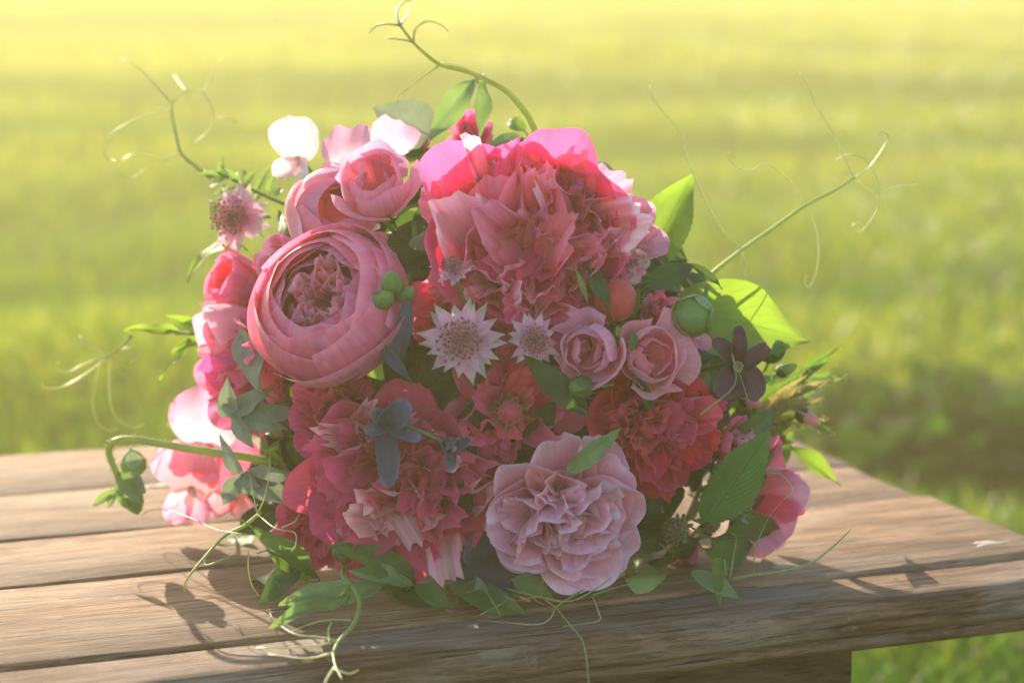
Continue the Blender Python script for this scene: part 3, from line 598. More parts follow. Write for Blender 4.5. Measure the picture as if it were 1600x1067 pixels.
# ------------------------------------------------------------------ sweet peas
sweet_pea(466, 250, 44*K, (-.35, -.9, .2), 'near white sweet pea glowing at the top left, standing clear of the others', mat='white', Y=.02)
sweet_pea(556, 278, 44*K, (-.5, -.8, .7), 'pale pink sweet pea right of the glowing white one', mat='sweet', ms='sweet', out=.008, spin=.35)
sweet_pea(612, 262, 38*K, (.45, -.8, .3), 'blush sweet pea just above the open spray rose', mat='spray', ms='sweet', out=.008, spin=-.3)
sweet_pea(326, 700, 66*K, (-.35, -.9, .2), 'upper pink sweet pea behind the drooping bud stem on the left', mat='sweet', Y=.035)
sweet_pea(300, 765, 58*K, (-.2, -.95, -.1), 'lower pink sweet pea just above the wood on the left', mat='sweet', ms='spray', Y=.03)
sweet_pea(368, 770, 56*K, (-.1, -.95, .3), 'small coral sweet pea beside the grey felted leaves', mat='spray', ms='hot', Y=.03)
sweet_pea(1082, 520, 34*K, (.5, -.8, .2), 'mauve sweet pea petal beside the ribbed green pod', mat='spray', ms='spray', out=-.002)
# ------------------------------------------------------------------ astrantias
astrantia(732, 542, 70*K, (-.22, -1, .22), 'large pale pink astrantia star at the centre of the bouquet', out=.024)
astrantia(828, 540, 48*K, (.35, -1, .15), 'smaller faded astrantia star right of the large one', out=.020, n=15)
astrantia(722, 455, 34*K, (-.25, -.45, .9), 'domed astrantia seen from the side above the large star', out=.026, n=13, dome_=.6)
astrantia(400, 360, 68*K, (-.5, -.85, .1), 'dusky red astrantia in side view at the upper left edge', out=.012, n=18, dome_=.55)
astrantia(541, 318, 34*K, (.1, -.8, .5), 'small dark centred astrantia between the mauve bud and the spray rose', out=.006, n=14)
# ------------------------------------------------------------------ slate blue and plum hellebore-like flowers
def petals_flower(name, px, py, F, mat, specs, label, cat, group, out=.0, x=None, cluster=None, Y=None):
    p, n = dome(px, py, out) if Y is None else (atY(px, py, Y), None)
    o = root(name, p, F, label, cat, group, 0, x)
    for (a, L, W, t0, t1, cup, hook) in specs:
        part(o, 'petal', mat, petal(L*K, W*K, t0, t1, cup, tip=.45, base=.45, ruf=.03, rf=1, hook=hook, nu=12, nv=11), a)
    if cluster:
        b = MB()
        for i in range(26):
            a = i*2.4; l = 16*K*(.5+.5*math.sqrt(i/26))
            t = Vector((math.cos(a)*.5, math.sin(a)*.5, 1))*l; b.tube([(0, 0, 0), t*.5, t], .0003, .0002, 3, fine=1); b.ball(t, .0008, 5, 4)
        tag(b.build('stamens', M[cluster], o), kind='stuff')
    flower_stem(o, .0012); return o
petals_flower('blue_hellebore', 622, 655, (.15, -1, .3), 'navy', [(-38, 60, 60, 30, 80, 1.5, 20), (35, 36, 34, 40, 80, 1.5, 20), (105, 40, 34, 40, 85, 1.4, 0), (178, 96, 46, 75, 105, 1.1, 0), (250, 64, 34, 50, 85, 1.5, 0)], 'slate blue flower with one long hanging petal below the green bud cluster', 'flower', 'slate blue flowers', .020)
petals_flower('blue_hellebore', 700, 680, (.7, -.7, -.25), 'navy', [(20, 46, 40, 15, 50, 1.6, 20), (95, 42, 34, 20, 60, 1.5, 0), (165, 50, 34, 30, 65, 1.5, 0), (235, 56, 30, 60, 98, 1.2, 0), (305, 44, 32, 30, 60, 1.5, 0)], 'slate blue flower half shaded under the large astrantia star', 'flower', 'slate blue flowers', .014)
petals_flower('plum_hellebore', 1118, 575, (.35, -1, .2), 'plum', [(0, 74, 36, 55, 80, 1.3, -60), (45, 66, 38, 55, 85, 1.2, 70), (140, 72, 66, 50, 75, 1.2, 20), (215, 66, 60, 60, 90, 1.1, 0), (300, 66, 40, 55, 70, 1.3, 60)], 'plum brown hellebore with curled petal tips at the right', 'hellebore', 'plum and dusky flowers', .014, cluster='hair')
petals_flower('plum_hellebore', 1108, 630, (.3, -1, -.3), 'plum', [(30, 40, 40, 60, 95, .8, 0), (120, 44, 40, 60, 95, .8, 0), (210, 50, 40, 60, 95, .8, 0), (300, 40, 40, 60, 95, .8, 0)], 'dark plum flower in the shade under the curled hellebore', 'hellebore', 'plum and dusky flowers', .0)
petals_flower('dusky_hellebore', 770, 862, (0, -1, -.15), 'navy', [(25, 62, 70, 60, 95, .6, 0), (100, 74, 62, 70, 95, .6, 0), (170, 60, 70, 70, 92, .7, 0), (240, 64, 66, 70, 95, .6, 0), (310, 86, 56, 70, 92, .6, 0)], 'dull blue grey flower hanging to the table left of the blush rose', 'hellebore', 'slate blue flowers', .008)
# ------------------------------------------------------------------ buds and pods
bud(952, 478, 34*K, (.1, -.9, .3), 'round coral red bud right of the top peony', 'redbud', out=.010, long=1.0, ribs=0, sep=3, hairs=14)
bud(1034, 513, 30*K, (-.5, -1, -.2), 'ribbed pale green pod hanging over the peach rosebud', 'bud', out=.032, long=1.0, sep=6, sm='bud', cat='pod', name='seed_pod', stem=[(0, 0, -30*K), (8*K, 0, -46*K), (30*K, 0, -60*K)])
bud(1205, 545, 23*K, (.1, -.6, .8), 'drooping brown green bud in front of the bright lime leaf', 'bud', Y=-.01, long=1.1, sep=5, sm='leaf')
bud(645, 478, 17*K, (-.1, -.7, .7), 'plump upper green bud of the pair beside the garden rose', 'bud', out=.034, sep=5, long=1.9, sm='bud', group='green buds beside the garden rose')
bud(632, 495, 15*K, (.5, -.8, .3), 'plump lower green bud of the pair beside the garden rose', 'bud', out=.034, sep=5, long=1.9, sm='bud', group='green buds beside the garden rose')
bud(658, 486, 12*K, (.6, -.7, .4), 'smallest green bud at the right of the pair beside the garden rose', 'bud', out=.030, sep=4, long=1.9, sm='bud', group='green buds beside the garden rose')
bud(892, 603, 17*K, (-1, -.5, .1), 'hairy green rosebud lying sideways under the round pink rosebud', 'bud', out=.026, sep=5, sm='leaf', hairs=20, stem=[(0, 0, -15*K), (2*K, 0, -34*K), (4*K, 0, -56*K)])
rb = bud(797, 640, 20*K, (0, -1, .1), 'small ragged green and red bud in the coral bloom', 'redbud', out=.012, sep=0, hairs=30, long=1.1)
calyx(rb, 38*K, 9, 'leaf', -8*K, th=(50, 85), W=9*K)
bud(574, 812, 17*K, (.3, -.5, .9), 'small scaly green bud standing in front of the fringed peony', 'bud', out=.028, sep=8, sm='pea', stem=[(0, 0, -15*K), (-20*K, 0, -40*K), (-24*K, 0, -80*K)])
bud(1150, 888, 13*K, (-.1, -1, 0), 'pea sized green bud on the table by the bright pink bloom', 'bud', out=.006, sep=3, sm='pea')
# unripe raspberries
def berry(px, py, R, F, label, out):
    p, n = dome(px, py, out); o = root('unripe_raspberry', p, F, label, 'berry', 'unripe raspberries'); b = MB()
    for k in range(70):
        z = 1-2*(k+.5)/70*.85; s = math.sqrt(1-z*z); a = k*2.4; b.ball((s*math.cos(a)*R, s*math.sin(a)*R, z*R*1.15), R*.19, 6, 5)
    tag(b.build('drupelets', M['berry'], o), kind='stuff')
    b = MB(); b.ball((0, 0, 0), R*.95, 12, 9); b.build('core', M['berry'], o)
    for i in range(5): part(o, 'sepal', 'sage', petal(R*1.5, R*.6, 95, 75+rnd.uniform(-10, 25), .4, tip=.9, base=.8, nu=7, nv=5), 72*i, (0, 0, -R*.9))
    h = MB()
    for i in range(30):
        a = rnd.uniform(0, 6.28); z = rnd.uniform(-.2, 1); s = math.sqrt(1-z*z); d = Vector((s*math.cos(a), s*math.sin(a), z)); h.tube([d*R, d*R*1.2, d*R*1.4+Vector((rnd.uniform(-1, 1), rnd.uniform(-1, 1), 0))*R*.3], .00018, .0001, 3, fine=1)
    tag(h.build('hairs', M['hair'], o), kind='stuff')
    b = MB(); b.tube([(0, 0, -R), (0, 0, -R*2), (R, 0, -R*3)], .0009, .0009); b.build('stem', M['stem'], o)
berry(1128, 770, 21*K, (.2, -.6, .7), 'unripe green raspberry just under the raspberry leaf', .012)
berry(1040, 812, 19*K, (-.3, -1, .1), 'unripe raspberry with open sepals left of the lower raspberry leaf', .010)
berry(1092, 800, 14*K, (.3, -1, .3), 'smallest unripe raspberry between the two larger ones', .010)
# ------------------------------------------------------------------ single leaves in the front
def D(px, py, out=0.): return dome(px, py, out)[0]
def DL(name, a, b, W, label, mat, oa=.015, ob=.02, up=None, group='leaves on the face of the bouquet', **k):
    A, n1 = dome(*a, oa); B, n2 = dome(*b, ob)
    return leaf(name, A, B, W*K, up or (n1+n2+TOCAM*.8), label, mat, group=group, **k)
DL('raspberry_leaf', (1062, 782), (1142, 655), 108, 'large serrated green raspberry leaf pointing up at the right front', 'rasp', .022, .03, serr=.13, ns=20, shape=.72, fold=.12, droop=.05, wave=.02)
DL('raspberry_leaf', (1080, 812), (1212, 822), 96, 'darker raspberry leaf pointing right above the table edge', 'rasp', .016, .012, serr=.13, ns=18, shape=.75, fold=.2, droop=.12)
DL('raspberry_leaf', (1040, 850), (1120, 872), 60, 'small shaded raspberry leaf below the larger two', 'rasp', .006, .012, serr=.1, ns=14)
DL('long_leaf', (560, 605), (628, 505), 52, 'long smooth green leaf beside the garden rose, under the green buds', 'dleaf', .024, .03, shape=.95, fold=.35, droop=.04, tipk=.3)
DL('long_leaf', (905, 640), (812, 562), 44, 'dark serrated leaf crossing below the smaller astrantia', 'dleaf', .022, .032, serr=.07, ns=16, shape=.9, fold=.2, droop=.02, tipk=.2)
DL('pea_leaf', (868, 708), (935, 652), 34, 'pale green leaf resting on top of the blush rose', 'pea', .034, .038, serr=.1, ns=7, fold=.25, droop=.04)
DL('slate_leaf', (640, 575), (668, 480), 30, 'slim blue grey leaf curving up beside the large astrantia star', 'navy', .022, .03, fold=.3, droop=-.1)
DL('slate_leaf', (622, 545), (660, 598), 20, 'slim blue grey leaf pointing down toward the large astrantia star', 'navy', .028, .024, fold=.3)
DL('felted_leaf', (450, 610), (388, 498), 46, 'felted grey green leaf hugging the left side of the garden rose', 'sage', .018, .012, serr=.06, ns=16, fold=.2, droop=.1)
DL('dark_curled_leaf', (1000, 455), (1062, 432), 40, 'dark green leaf in front of the pale bright leaf on the right', 'dleaf', .006, .016, fold=.4, droop=.1)
DL('dark_curled_leaf', (1048, 432), (1098, 466), 17, 'thin dark leaf tip curling down over the lime leaf', 'dleaf', .016, .02, fold=.5, droop=.25)
DL('pea_leaf', (960, 880), (1018, 866), 46, 'curled pale green leaf right under the blush rose', 'pea', .014, .022, fold=.7, droop=.1, tipk=.5)
DL('pea_leaf', (986, 890), (1000, 958), 40, 'pale green leaf hanging onto the table below the curled one', 'pea', .008, .02, fold=.3, tipk=.5)
DL('dark_filler_leaf', (905, 440), (935, 500), 26, 'short green leaf under the top peony', 'dleaf', .02, .024, fold=.4)
DL('thin_sepal_leaf', (880, 458), (902, 498), 9, 'thread thin green leaf hanging from the top peony', 'stem', .034, .03)
DL('thin_sepal_leaf', (968, 590), (998, 640), 20, 'short dark leaf between the peach rosebud and the crimson bloom', 'dleaf', .022, .022, fold=.4)
DL('small_leaf', (948, 560), (960, 530), 13, 'tiny green sepal leaf between the two pink rosebuds', 'leaf', .036, .034)
# leaves that stand outside the outline
leaf('thin_leaf', atY(1002, 432, -.02), atY(1080, 270, .0), 105*K, (-.35, -1, .35), 'pointed leaf right of the top peony, upper half glowing lime', 'bright', group='thin leaves catching the sun', serr=.05, ns=16, fold=.45, droop=.05)
leaf('thin_leaf', atY(1050, 478, -.04), atY(1280, 530, -.01), 130*K, (-.05, -1, .35), 'broad glowing lime leaf behind the plum hellebore', 'bright', group='thin leaves catching the sun', fold=.15, droop=.1, shape=.75)
leaf('thin_leaf', atY(1020, 400, 0), atY(1010, 320, .02), 34*K, (.4, -1, .1), 'narrow lime leaf edge behind the pointed leaf', 'bright', group='thin leaves catching the sun')
leaf('thin_leaf', atY(1232, 695, .05), atY(1318, 755, .04), 40*K, (.2, -.6, .8), 'long lime leaf pointing down to the right over the table', 'bright', group='thin leaves catching the sun', droop=.1, fold=.3)
leaf('thin_leaf', atY(365, 375, .03), atY(268, 415, .05), 46*K, (-.2, -.6, .9), 'glowing yellow green leaf at the left of the dusky astrantia', 'bright', group='thin leaves catching the sun', fold=.2)
leaf('thin_leaf', atY(362, 352, .02), atY(316, 312, .03), 32*K, (-.5, -1, .2), 'short glowing leaf above the yellow green one', 'bright', group='thin leaves catching the sun', fold=.3)
leaf('thin_leaf', atY(395, 850, .0), atY(318, 832, .03), 62*K, (0, -.5, .9), 'glowing ragged leaf on the wood at the lower left', 'bright', group='thin leaves catching the sun', serr=.2, ns=6, droop=.2)
leaf('pea_leaf', atY(672, 212, .03), atY(583, 168, .03), 92*K, (-.3, -1, .35), 'round silvery leaf at the top left, lit along its edge', 'sage', group='leaves on top of the bouquet', shape=.6, fold=.3, droop=.1, tipk=.3)
leaf('pea_leaf', atY(742, 122, .01), atY(665, 225, -.01), 44*K, (-.3, -1, .1), 'long pea leaf hanging left from the arching stalk', 'pea', group='leaves on top of the bouquet', fold=.2, droop=.05)
leaf('pea_leaf', atY(758, 118, .01), atY(748, 224, -.02), 28*K, (.5, -1, .1), 'long narrow pea leaf hanging straight down from the arching stalk', 'pea', group='leaves on top of the bouquet', fold=.3, droop=.02)
leaf('pea_leaf', atY(650, 232, .03), atY(512, 238, .05), 26*K, (-.1, -.3, 1), 'slim silver leaf lying behind the pale sweet peas', 'sage', group='leaves on top of the bouquet', droop=.12)
leaf('pea_leaf', atY(815, 215, .03), atY(755, 222, .03), 34*K, (0, -.6, .8), 'small pale leaf behind the top peony, near the arching stalk', 'pea', group='leaves on top of the bouquet')
leaf('pea_leaf', atY(820, 205, .04), atY(788, 180, .05), 26*K, (0, -1, .4), 'tiny bright leaf left of the arching stalk', 'bright', group='leaves on top of the bouquet')
# leaves lying along the table
def TL(name, a, b, W, label, mat, za=.012, zb=.012, up=(0, -.8, .7), **k):
    return leaf(name, atZ(*a, BZ+za), atZ(*b, BZ+zb), W*K, up, label, mat, group='leaves resting on the table edge', **k)
TL('pea_leaf', (545, 912), (438, 940), 36, 'upper leaf of the pale pea leaf pair hanging over the table at the left', 'pea', .02, .02, fold=.25, droop=.05)
TL('pea_leaf', (545, 928), (426, 970), 34, 'lower leaf of the pale pea leaf pair hanging over the table at the left', 'pea', .014, .012, fold=.25, droop=.05)
TL('broad_leaf', (648, 905), (548, 838), 50, 'broad green leaf lying under the fringed peony', 'leaf', .012, .045, fold=.15)
TL('broad_leaf', (645, 912), (562, 880), 34, 'lighter small leaf below the broad one', 'pea', .012, .028, fold=.25)
TL('broad_leaf', (650, 908), (560, 902), 34, 'leaf curled under the lighter small leaf', 'leaf', .010, .018, fold=.2)
TL('broad_leaf', (650, 915), (706, 948), 34, 'leaf curving right on the wood below the magenta peony', 'leaf', .012, .006, fold=.5, droop=.1)
TL('broad_leaf', (600, 915), (690, 940), 40, 'flat leaf in the shade on the wood under the small leaf group', 'dleaf', .006, .005)
TL('broad_leaf', (700, 912), (830, 950), 44, 'long mid green leaf flat on the wood under the dull blue flower', 'leaf', .012, .004, fold=.2)
TL('broad_leaf', (470, 885), (402, 935), 42, 'dark leaf tip touching the wood at the lower left', 'dleaf', .02, .006)
TL('broad_leaf', (420, 860), (500, 900), 48, 'green leaf stretched under the dark pink bloom', 'leaf', .03, .012)
TL('serrated_leaf', (500, 905), (404, 812), 34, 'slender toothed leaf rising at the lower left of the bouquet', 'leaf', .012, .05, serr=.1, ns=10, fold=.3)
TL('broad_leaf', (880, 905), (955, 925), 40, 'shaded leaf under the blush rose', 'dleaf', .012, .006)
TL('broad_leaf', (1130, 872), (1118, 912), 26, 'small folded leaf on the wood under the lower raspberry leaf', 'pea', .03, .006, fold=.4)
# ------------------------------------------------------------------ felted grey rosettes on the left
def rosette(px, py, tips, label, mat='sage', out=.02, name='felted_sprig', W=30, serr=.07):
    c, n = dome(px, py, out); o = empty(name, c); tag(o, label, 'leaves', 'felted grey sprigs')
    for (x, y, dy) in tips:
        B = atY(x, y, c.y+dy); m, L = basis(c, B, n+TOCAM); g = MB(); g.grid(leafgrid(L, W*K*rnd.uniform(.85, 1.15), serr=serr, ns=9, fold=.35, droop=.12)); q = g.build('leaf', M[mat], o)
        m.translation = m.translation-c; q.matrix_local = m
    b = MB(); b.tube([(0, 0, 0), (.006, .02, -.004), (.02, .05, -.01)], .0012); b.build('stem', M['stem'], o)
rosette(412, 638, [(352, 592, -.01), (336, 630, 0), (392, 700, -.01), (480, 645, -.012), (430, 600, 0), (360, 655, .004), (445, 672, -.01), (415, 610, -.014)], 'upper felted grey sprig of pointed leaves left of the magenta peony')
rosette(424, 722, [(345, 790, 0), (440, 788, -.01), (480, 790, -.01), (338, 680, .01), (404, 760, -.012), (462, 742, -.008), (385, 775, 0)], 'lower felted grey sprig of pointed leaves at the end of the drooping stem', W=32)
# ------------------------------------------------------------------ leafy sprays
sprig('bud_spray', Yl([(470, 330), (400, 300), (352, 275), (318, 268)], .02, .05), 'feathery green bud spray at the upper left above the dusky astrantia', 'sprig', 'pea',
      [(atY(x, y, .04), atY(x2, y2, .03+.02*(i % 2)), 15*K, (0, -1, .5), dict(fold=.6)) for i, (x, y, x2, y2) in enumerate(((400, 300, 415, 262), (390, 295, 378, 258), (375, 288, 352, 262), (360, 280, 330, 262), (350, 276, 315, 268), (352, 280, 318, 288), (370, 290, 335, 300), (390, 298, 360, 312), (420, 305, 425, 275), (430, 308, 440, 285), (382, 290, 396, 266), (365, 284, 365, 262), (345, 275, 345, 252), (410, 305, 375, 325)))], group='leafy sprays')
sprig('leafy_spray', Yl([(345, 520), (300, 522), (255, 515), (205, 512)], .02, .06), 'leafy green spray with glowing leaves reaching left at mid height', 'sprig', 'bright',
      [(atY(x, y, .045), atY(x2, y2, .04+.02*(i % 2)), W*K, (-.2, -.8, .8), dict(fold=.4, droop=.15)) for i, (x, y, x2, y2, W) in enumerate(((320, 520, 262, 490, 26), (300, 520, 240, 508, 26), (280, 518, 195, 508, 24), (300, 522, 330, 482, 24), (330, 525, 268, 545, 26), (300, 530, 240, 590, 28), (335, 520, 290, 500, 30), (345, 530, 300, 545, 28), (320, 520, 345, 492, 24)))], group='leafy sprays')
sprig('leafy_spray', Yl([(1100, 690), (1180, 640), (1240, 590), (1308, 545)], .02, .05), 'upper spiky bud spray reaching right, its hairs lit by the sun', 'sprig', 'leaf',
      [(atY(x, y, .03), atY(x2, y2, .02+.03*(i % 2)), W*K, (.1, -.9, .5), dict(fold=.5, droop=.05)) for i, (x, y, x2, y2, W) in enumerate(((1160, 650, 1238, 592, 34), (1190, 630, 1300, 580, 26), (1230, 600, 1312, 540, 16), (1170, 645, 1250, 615, 30), (1150, 660, 1180, 590, 26), (1190, 630, 1215, 570, 26), (1220, 610, 1290, 566, 20), (1240, 600, 1318, 590, 16), (1130, 670, 1180, 612, 30), (1210, 620, 1275, 612, 22)))], group='leafy sprays', hairs=26)
sprig('leafy_spray', Yl([(1100, 770), (1170, 710), (1240, 660), (1262, 636)], .02, .04), 'lower spiky bud spray reaching right above the table', 'sprig', 'leaf',
      [(atY(x, y, .03), atY(x2, y2, .01+.03*(i % 2)), W*K, (.1, -.9, .6), dict(fold=.5, droop=.08)) for i, (x, y, x2, y2, W) in enumerate(((1170, 710, 1240, 650, 36), (1180, 720, 1230, 700, 34), (1240, 640, 1300, 675, 18), (1230, 655, 1275, 668, 24), (1140, 730, 1200, 680, 34), (1190, 750, 1240, 672, 44), (1150, 760, 1215, 720, 40), (1150, 790, 1190, 720, 44), (1120, 760, 1160, 680, 34), (1180, 690, 1262, 640, 18), (1160, 640, 1205, 660, 26), (1120, 690, 1160, 640, 24)))], group='leafy sprays', hairs=26)
sprig('leafy_spray', Yl([(1090, 720), (1150, 670), (1210, 630), (1290, 600)], .02, .05), 'middle spray of bronze tinged buds reaching right under the plum hellebore', 'sprig', 'bronze',
      [(atY(x, y, .02), atY(x2, y2, .0+.03*(i % 2)), W*K, (.1, -.9, .5), dict(fold=.6, droop=.04)) for i, (x, y, x2, y2, W) in enumerate(((1140, 690, 1190, 590, 26), (1160, 670, 1240, 630, 30), (1190, 645, 1262, 585, 22), (1210, 640, 1285, 622, 20), (1150, 690, 1225, 670, 30), (1130, 700, 1165, 625, 30), (1180, 660, 1228, 604, 24), (1230, 620, 1300, 592, 16), (1170, 690, 1240, 690, 26), (1120, 720, 1180, 655, 34), (1140, 640, 1178, 572, 24), (1200, 660, 1292, 655, 18)))], group='leafy sprays', hairs=30)
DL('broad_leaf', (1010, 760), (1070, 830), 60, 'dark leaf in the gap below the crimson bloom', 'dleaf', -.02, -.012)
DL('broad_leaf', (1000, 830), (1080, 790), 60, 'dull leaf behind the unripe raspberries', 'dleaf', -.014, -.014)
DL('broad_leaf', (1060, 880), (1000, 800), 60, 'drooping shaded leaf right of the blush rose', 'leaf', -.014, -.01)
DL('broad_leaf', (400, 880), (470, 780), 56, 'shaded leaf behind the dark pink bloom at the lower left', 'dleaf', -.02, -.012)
for A_, B_, W_, l_, m_ in (((600, 912), (520, 935), 34, 'pale sage leaf flat on the wood right of the hanging pea leaf pair', 'pea'), ((760, 925), (690, 900), 36, 'grey green leaf lying below the dull blue flower', 'sage'), ((800, 905), (872, 930), 36, 'grey green leaf poking out below the left of the blush rose', 'pea'), ((1080, 895), (1158, 925), 34, 'sage leaf resting on the table under the lower raspberry leaf', 'pea'), ((430, 905), (372, 868), 34, 'small pale leaf by the dark leaf tip at the lower left', 'pea')):
    TL('broad_leaf', A_, B_, W_, l_, m_, .014, .006, fold=.3)
DL('raspberry_leaf', (1120, 845), (1218, 775), 78, 'serrated leaf overlapping the bright pink bloom at the right end', 'rasp', .0, .006, serr=.12, ns=16, fold=.2)
DL('thin_leaf', (1150, 770), (1245, 690), 50, 'dark pointed leaf above the bright pink bloom at the right end', 'leaf', -.002, .008, serr=.06, ns=12)
# pale pods and cream bud tips inside the right hand sprays
for i, (x, y, R, F, l) in enumerate(((1175, 595, 13, (1, -.4, .2), 'cream green slim bud at the base of the upper spiky spray'), (1165, 625, 12, (1, -.5, -.2), 'pinkish slim bud below the plum hellebore'), (1222, 580, 11, (1, -.3, .5), 'slim green bud half way along the upper spiky spray'), (1255, 648, 13, (1, -.4, -.5), 'dark slim bud at the end of the lower spiky spray'), (1170, 655, 12, (.5, -.8, -.4), 'slim mauve bud between the two spiky sprays'))):
    bud(x, y, R*K, F, l, 'bud' if i % 2 == 0 else 'peach', Y=.0, long=2.6, sep=4, sm='leaf', group='slim buds in the right hand sprays', hairs=24)
# ------------------------------------------------------------------ drooping bud stalk on the left
def drooper():
    o = vine('drooping_stalk', 'drooping hairy green stalk arching left with a cluster of small buds at its end', Yl([(425, 722), (380, 713), (310, 703), (250, 693), (205, 686), (178, 690), (170, 705), (176, 725), (184, 745), (184, 768)], -.04, -.02), [], r=.0024, r1=.0016, group='stalks', cat='stalk')
    c = o.location
    for (x, y, x2, y2, W, mt, d) in ((190, 742, 228, 770, 40, 'sage', -.02), (184, 738, 224, 786, 36, 'pea', -.024), (190, 760, 218, 800, 34, 'pea', -.016), (182, 765, 142, 792, 16, 'pea', -.02), (182, 765, 168, 795, 15, 'pea', -.024), (186, 765, 196, 796, 15, 'pea', -.024), (196, 722, 225, 716, 30, 'sage', -.01)):
        A, B = atY(x, y, d), atY(x2, y2, d); m, L = basis(A, B, (-.2, -1, .3)); g = MB(); g.grid(leafgrid(L, W*K, fold=.6, droop=.02, tipk=.3)); q = g.build('bud_scale', M[mt], o); m.translation = A-c; q.matrix_local = m
    b = MB(); m = frame((.3, -.2, -1)); m.translation = atY(207, 775, -.012)-c; b.lathe([(.0003, -.008), (.004, -.005), (.0062, 0), (.0055, .005), (.003, .009), (.0003, .011)], 14, M=m); b.build('bud_body', M['bud'], o)
    b = MB(); m = frame((.2, -.1, -1)); m.translation = atY(208, 722, .0)-c; b.lathe([(.0003, -.008), (.005, -.005), (.0078, 0), (.007, .005), (.003, .008), (.0003, .009)], 14, M=m); b.build('bud_body', M['bud'], o)
    h = MB(); P = smooth(Yl([(425, 722), (380, 713), (310, 703), (250, 693), (205, 686), (178, 690), (170, 705), (176, 725), (184, 745)], -.04, -.02), 14)
    for q in P:
        for _ in range(5):
            a = Vector((rnd.uniform(-1, 1), rnd.uniform(-1, 1), rnd.uniform(-1, 1))).normalized(); s = Vector(q)-c; h.tube([s+a*.0018, s+a*.003, s+a*.0042], .00013, .00007, 3, fine=1)
    tag(h.build('hairs', M['hair'], o), kind='stuff')
drooper()
# ------------------------------------------------------------------ stalks with tendrils
vine('pea_vine', 'long straight pea stalk with curling tendrils reaching up to the right', Yl([(1070, 470), (1110, 430), (1160, 390), (1210, 355), (1257, 322), (1300, 300), (1335, 278)], .0, .03),
     [Yl([(1160, 390), (1130, 362), (1100, 310), (1075, 250), (1065, 210), (1040, 180), (1020, 155), (1015, 134)], .014, .05), Yl([(1160, 392), (1165, 430), (1163, 470), (1157, 515)], .014, -.02),
      Yl([(1257, 322), (1240, 290), (1210, 262), (1190, 256), (1172, 268), (1150, 260), (1138, 248), (1140, 238)], .022, .0), Yl([(1257, 322), (1272, 350), (1279, 390), (1275, 425), (1264, 448), (1258, 442), (1260, 430)], .022, .01),
      Yl([(1335, 278), (1358, 262), (1378, 235), (1388, 215), (1380, 207), (1368, 209)], .03, .04), Yl([(1335, 278), (1320, 248), (1300, 205), (1275, 165), (1262, 135), (1250, 115)], .03, .06),
      Yl([(1335, 278), (1350, 292), (1372, 302), (1400, 292), (1435, 288)], .03, .05), Yl([(1372, 302), (1372, 325), (1358, 348), (1345, 362), (1332, 360), (1334, 350), (1345, 348), (1350, 356)], .04, .05), Yl([(1374, 300), (1368, 275), (1350, 248), (1325, 242), (1306, 250)], .04, .08)], r=.0015)
vine('pea_vine', 'arching pea stalk rising from the top of the bouquet and bending left', Yl([(850, 250), (832, 195), (812, 165), (790, 142), (765, 128), (730, 112), (690, 102), (665, 85), (645, 66), (625, 40)], .01, -.01),
     [Yl([(645, 66), (650, 45), (668, 34), (690, 40), (700, 50)], -.01, .0), Yl([(645, 66), (625, 62), (604, 60)], -.01, .0), Yl([(625, 40), (600, 38), (585, 43), (577, 52)], -.01, .02), Yl([(625, 40), (620, 20), (630, 5), (645, 0)], -.01, .03),
      Yl([(625, 40), (634, 28), (640, 12)], -.01, .05), Yl([(684, 104), (660, 120), (632, 142), (615, 160)], -.01, .03), Yl([(690, 100), (720, 104), (760, 122)], -.01, .0)], r=.0021, r1=.0008)
vine('pea_vine', 'blurred pale tendril cluster waving at the far upper left', Yl([(330, 278), (305, 260), (283, 240), (276, 215), (270, 185), (268, 162)], .09, .15),
     [Yl([(268, 168), (240, 178), (195, 195), (170, 215), (162, 235), (170, 250), (182, 250)], .15, .12), Yl([(280, 242), (250, 245), (215, 240), (190, 252), (188, 270), (205, 278), (225, 265)], .13, .12), Yl([(280, 242), (262, 250), (242, 264)], .13, .1),
      Yl([(268, 162), (290, 144), (316, 144), (328, 120), (348, 88)], .15, .2), Yl([(268, 162), (240, 130), (215, 105), (192, 92)], .15, .2), Yl([(316, 144), (330, 165), (334, 188), (320, 210), (304, 222)], .16, .14), Yl([(334, 188), (350, 184), (372, 192)], .16, .14), Yl([(290, 144), (280, 130), (272, 118)], .16, .2)], r=.0013, group='blurred tendrils on the left')
vine('pea_vine', 'blurred forked tendril hanging in front of the lawn at the middle left', Yl([(205, 525), (185, 545), (165, 558), (140, 565)], .09, .12),
     [Yl([(165, 558), (130, 570), (105, 582), (88, 575), (92, 565)], .12, .1), Yl([(165, 562), (125, 590), (95, 605), (70, 606), (65, 598)], .12, .1), Yl([(165, 558), (190, 545), (208, 545), (214, 558), (203, 566)], .12, .1),
      Yl([(160, 562), (150, 590), (145, 630), (152, 660), (170, 672), (185, 670)], .12, .1), Yl([(172, 562), (170, 600), (175, 640), (190, 660), (210, 668), (226, 662)], .12, .1), Yl([(165, 556), (140, 540), (125, 525)], .12, .14)], r=.0013, group='blurred tendrils on the left')
def Zl(pts, z0=.004, z1=None):
    z1 = z0 if z1 is None else z1; n = max(1, len(pts)-1); return [atZ(x, y, BZ+z0+(z1-z0)*i/n) for i, (x, y) in enumerate(pts)]
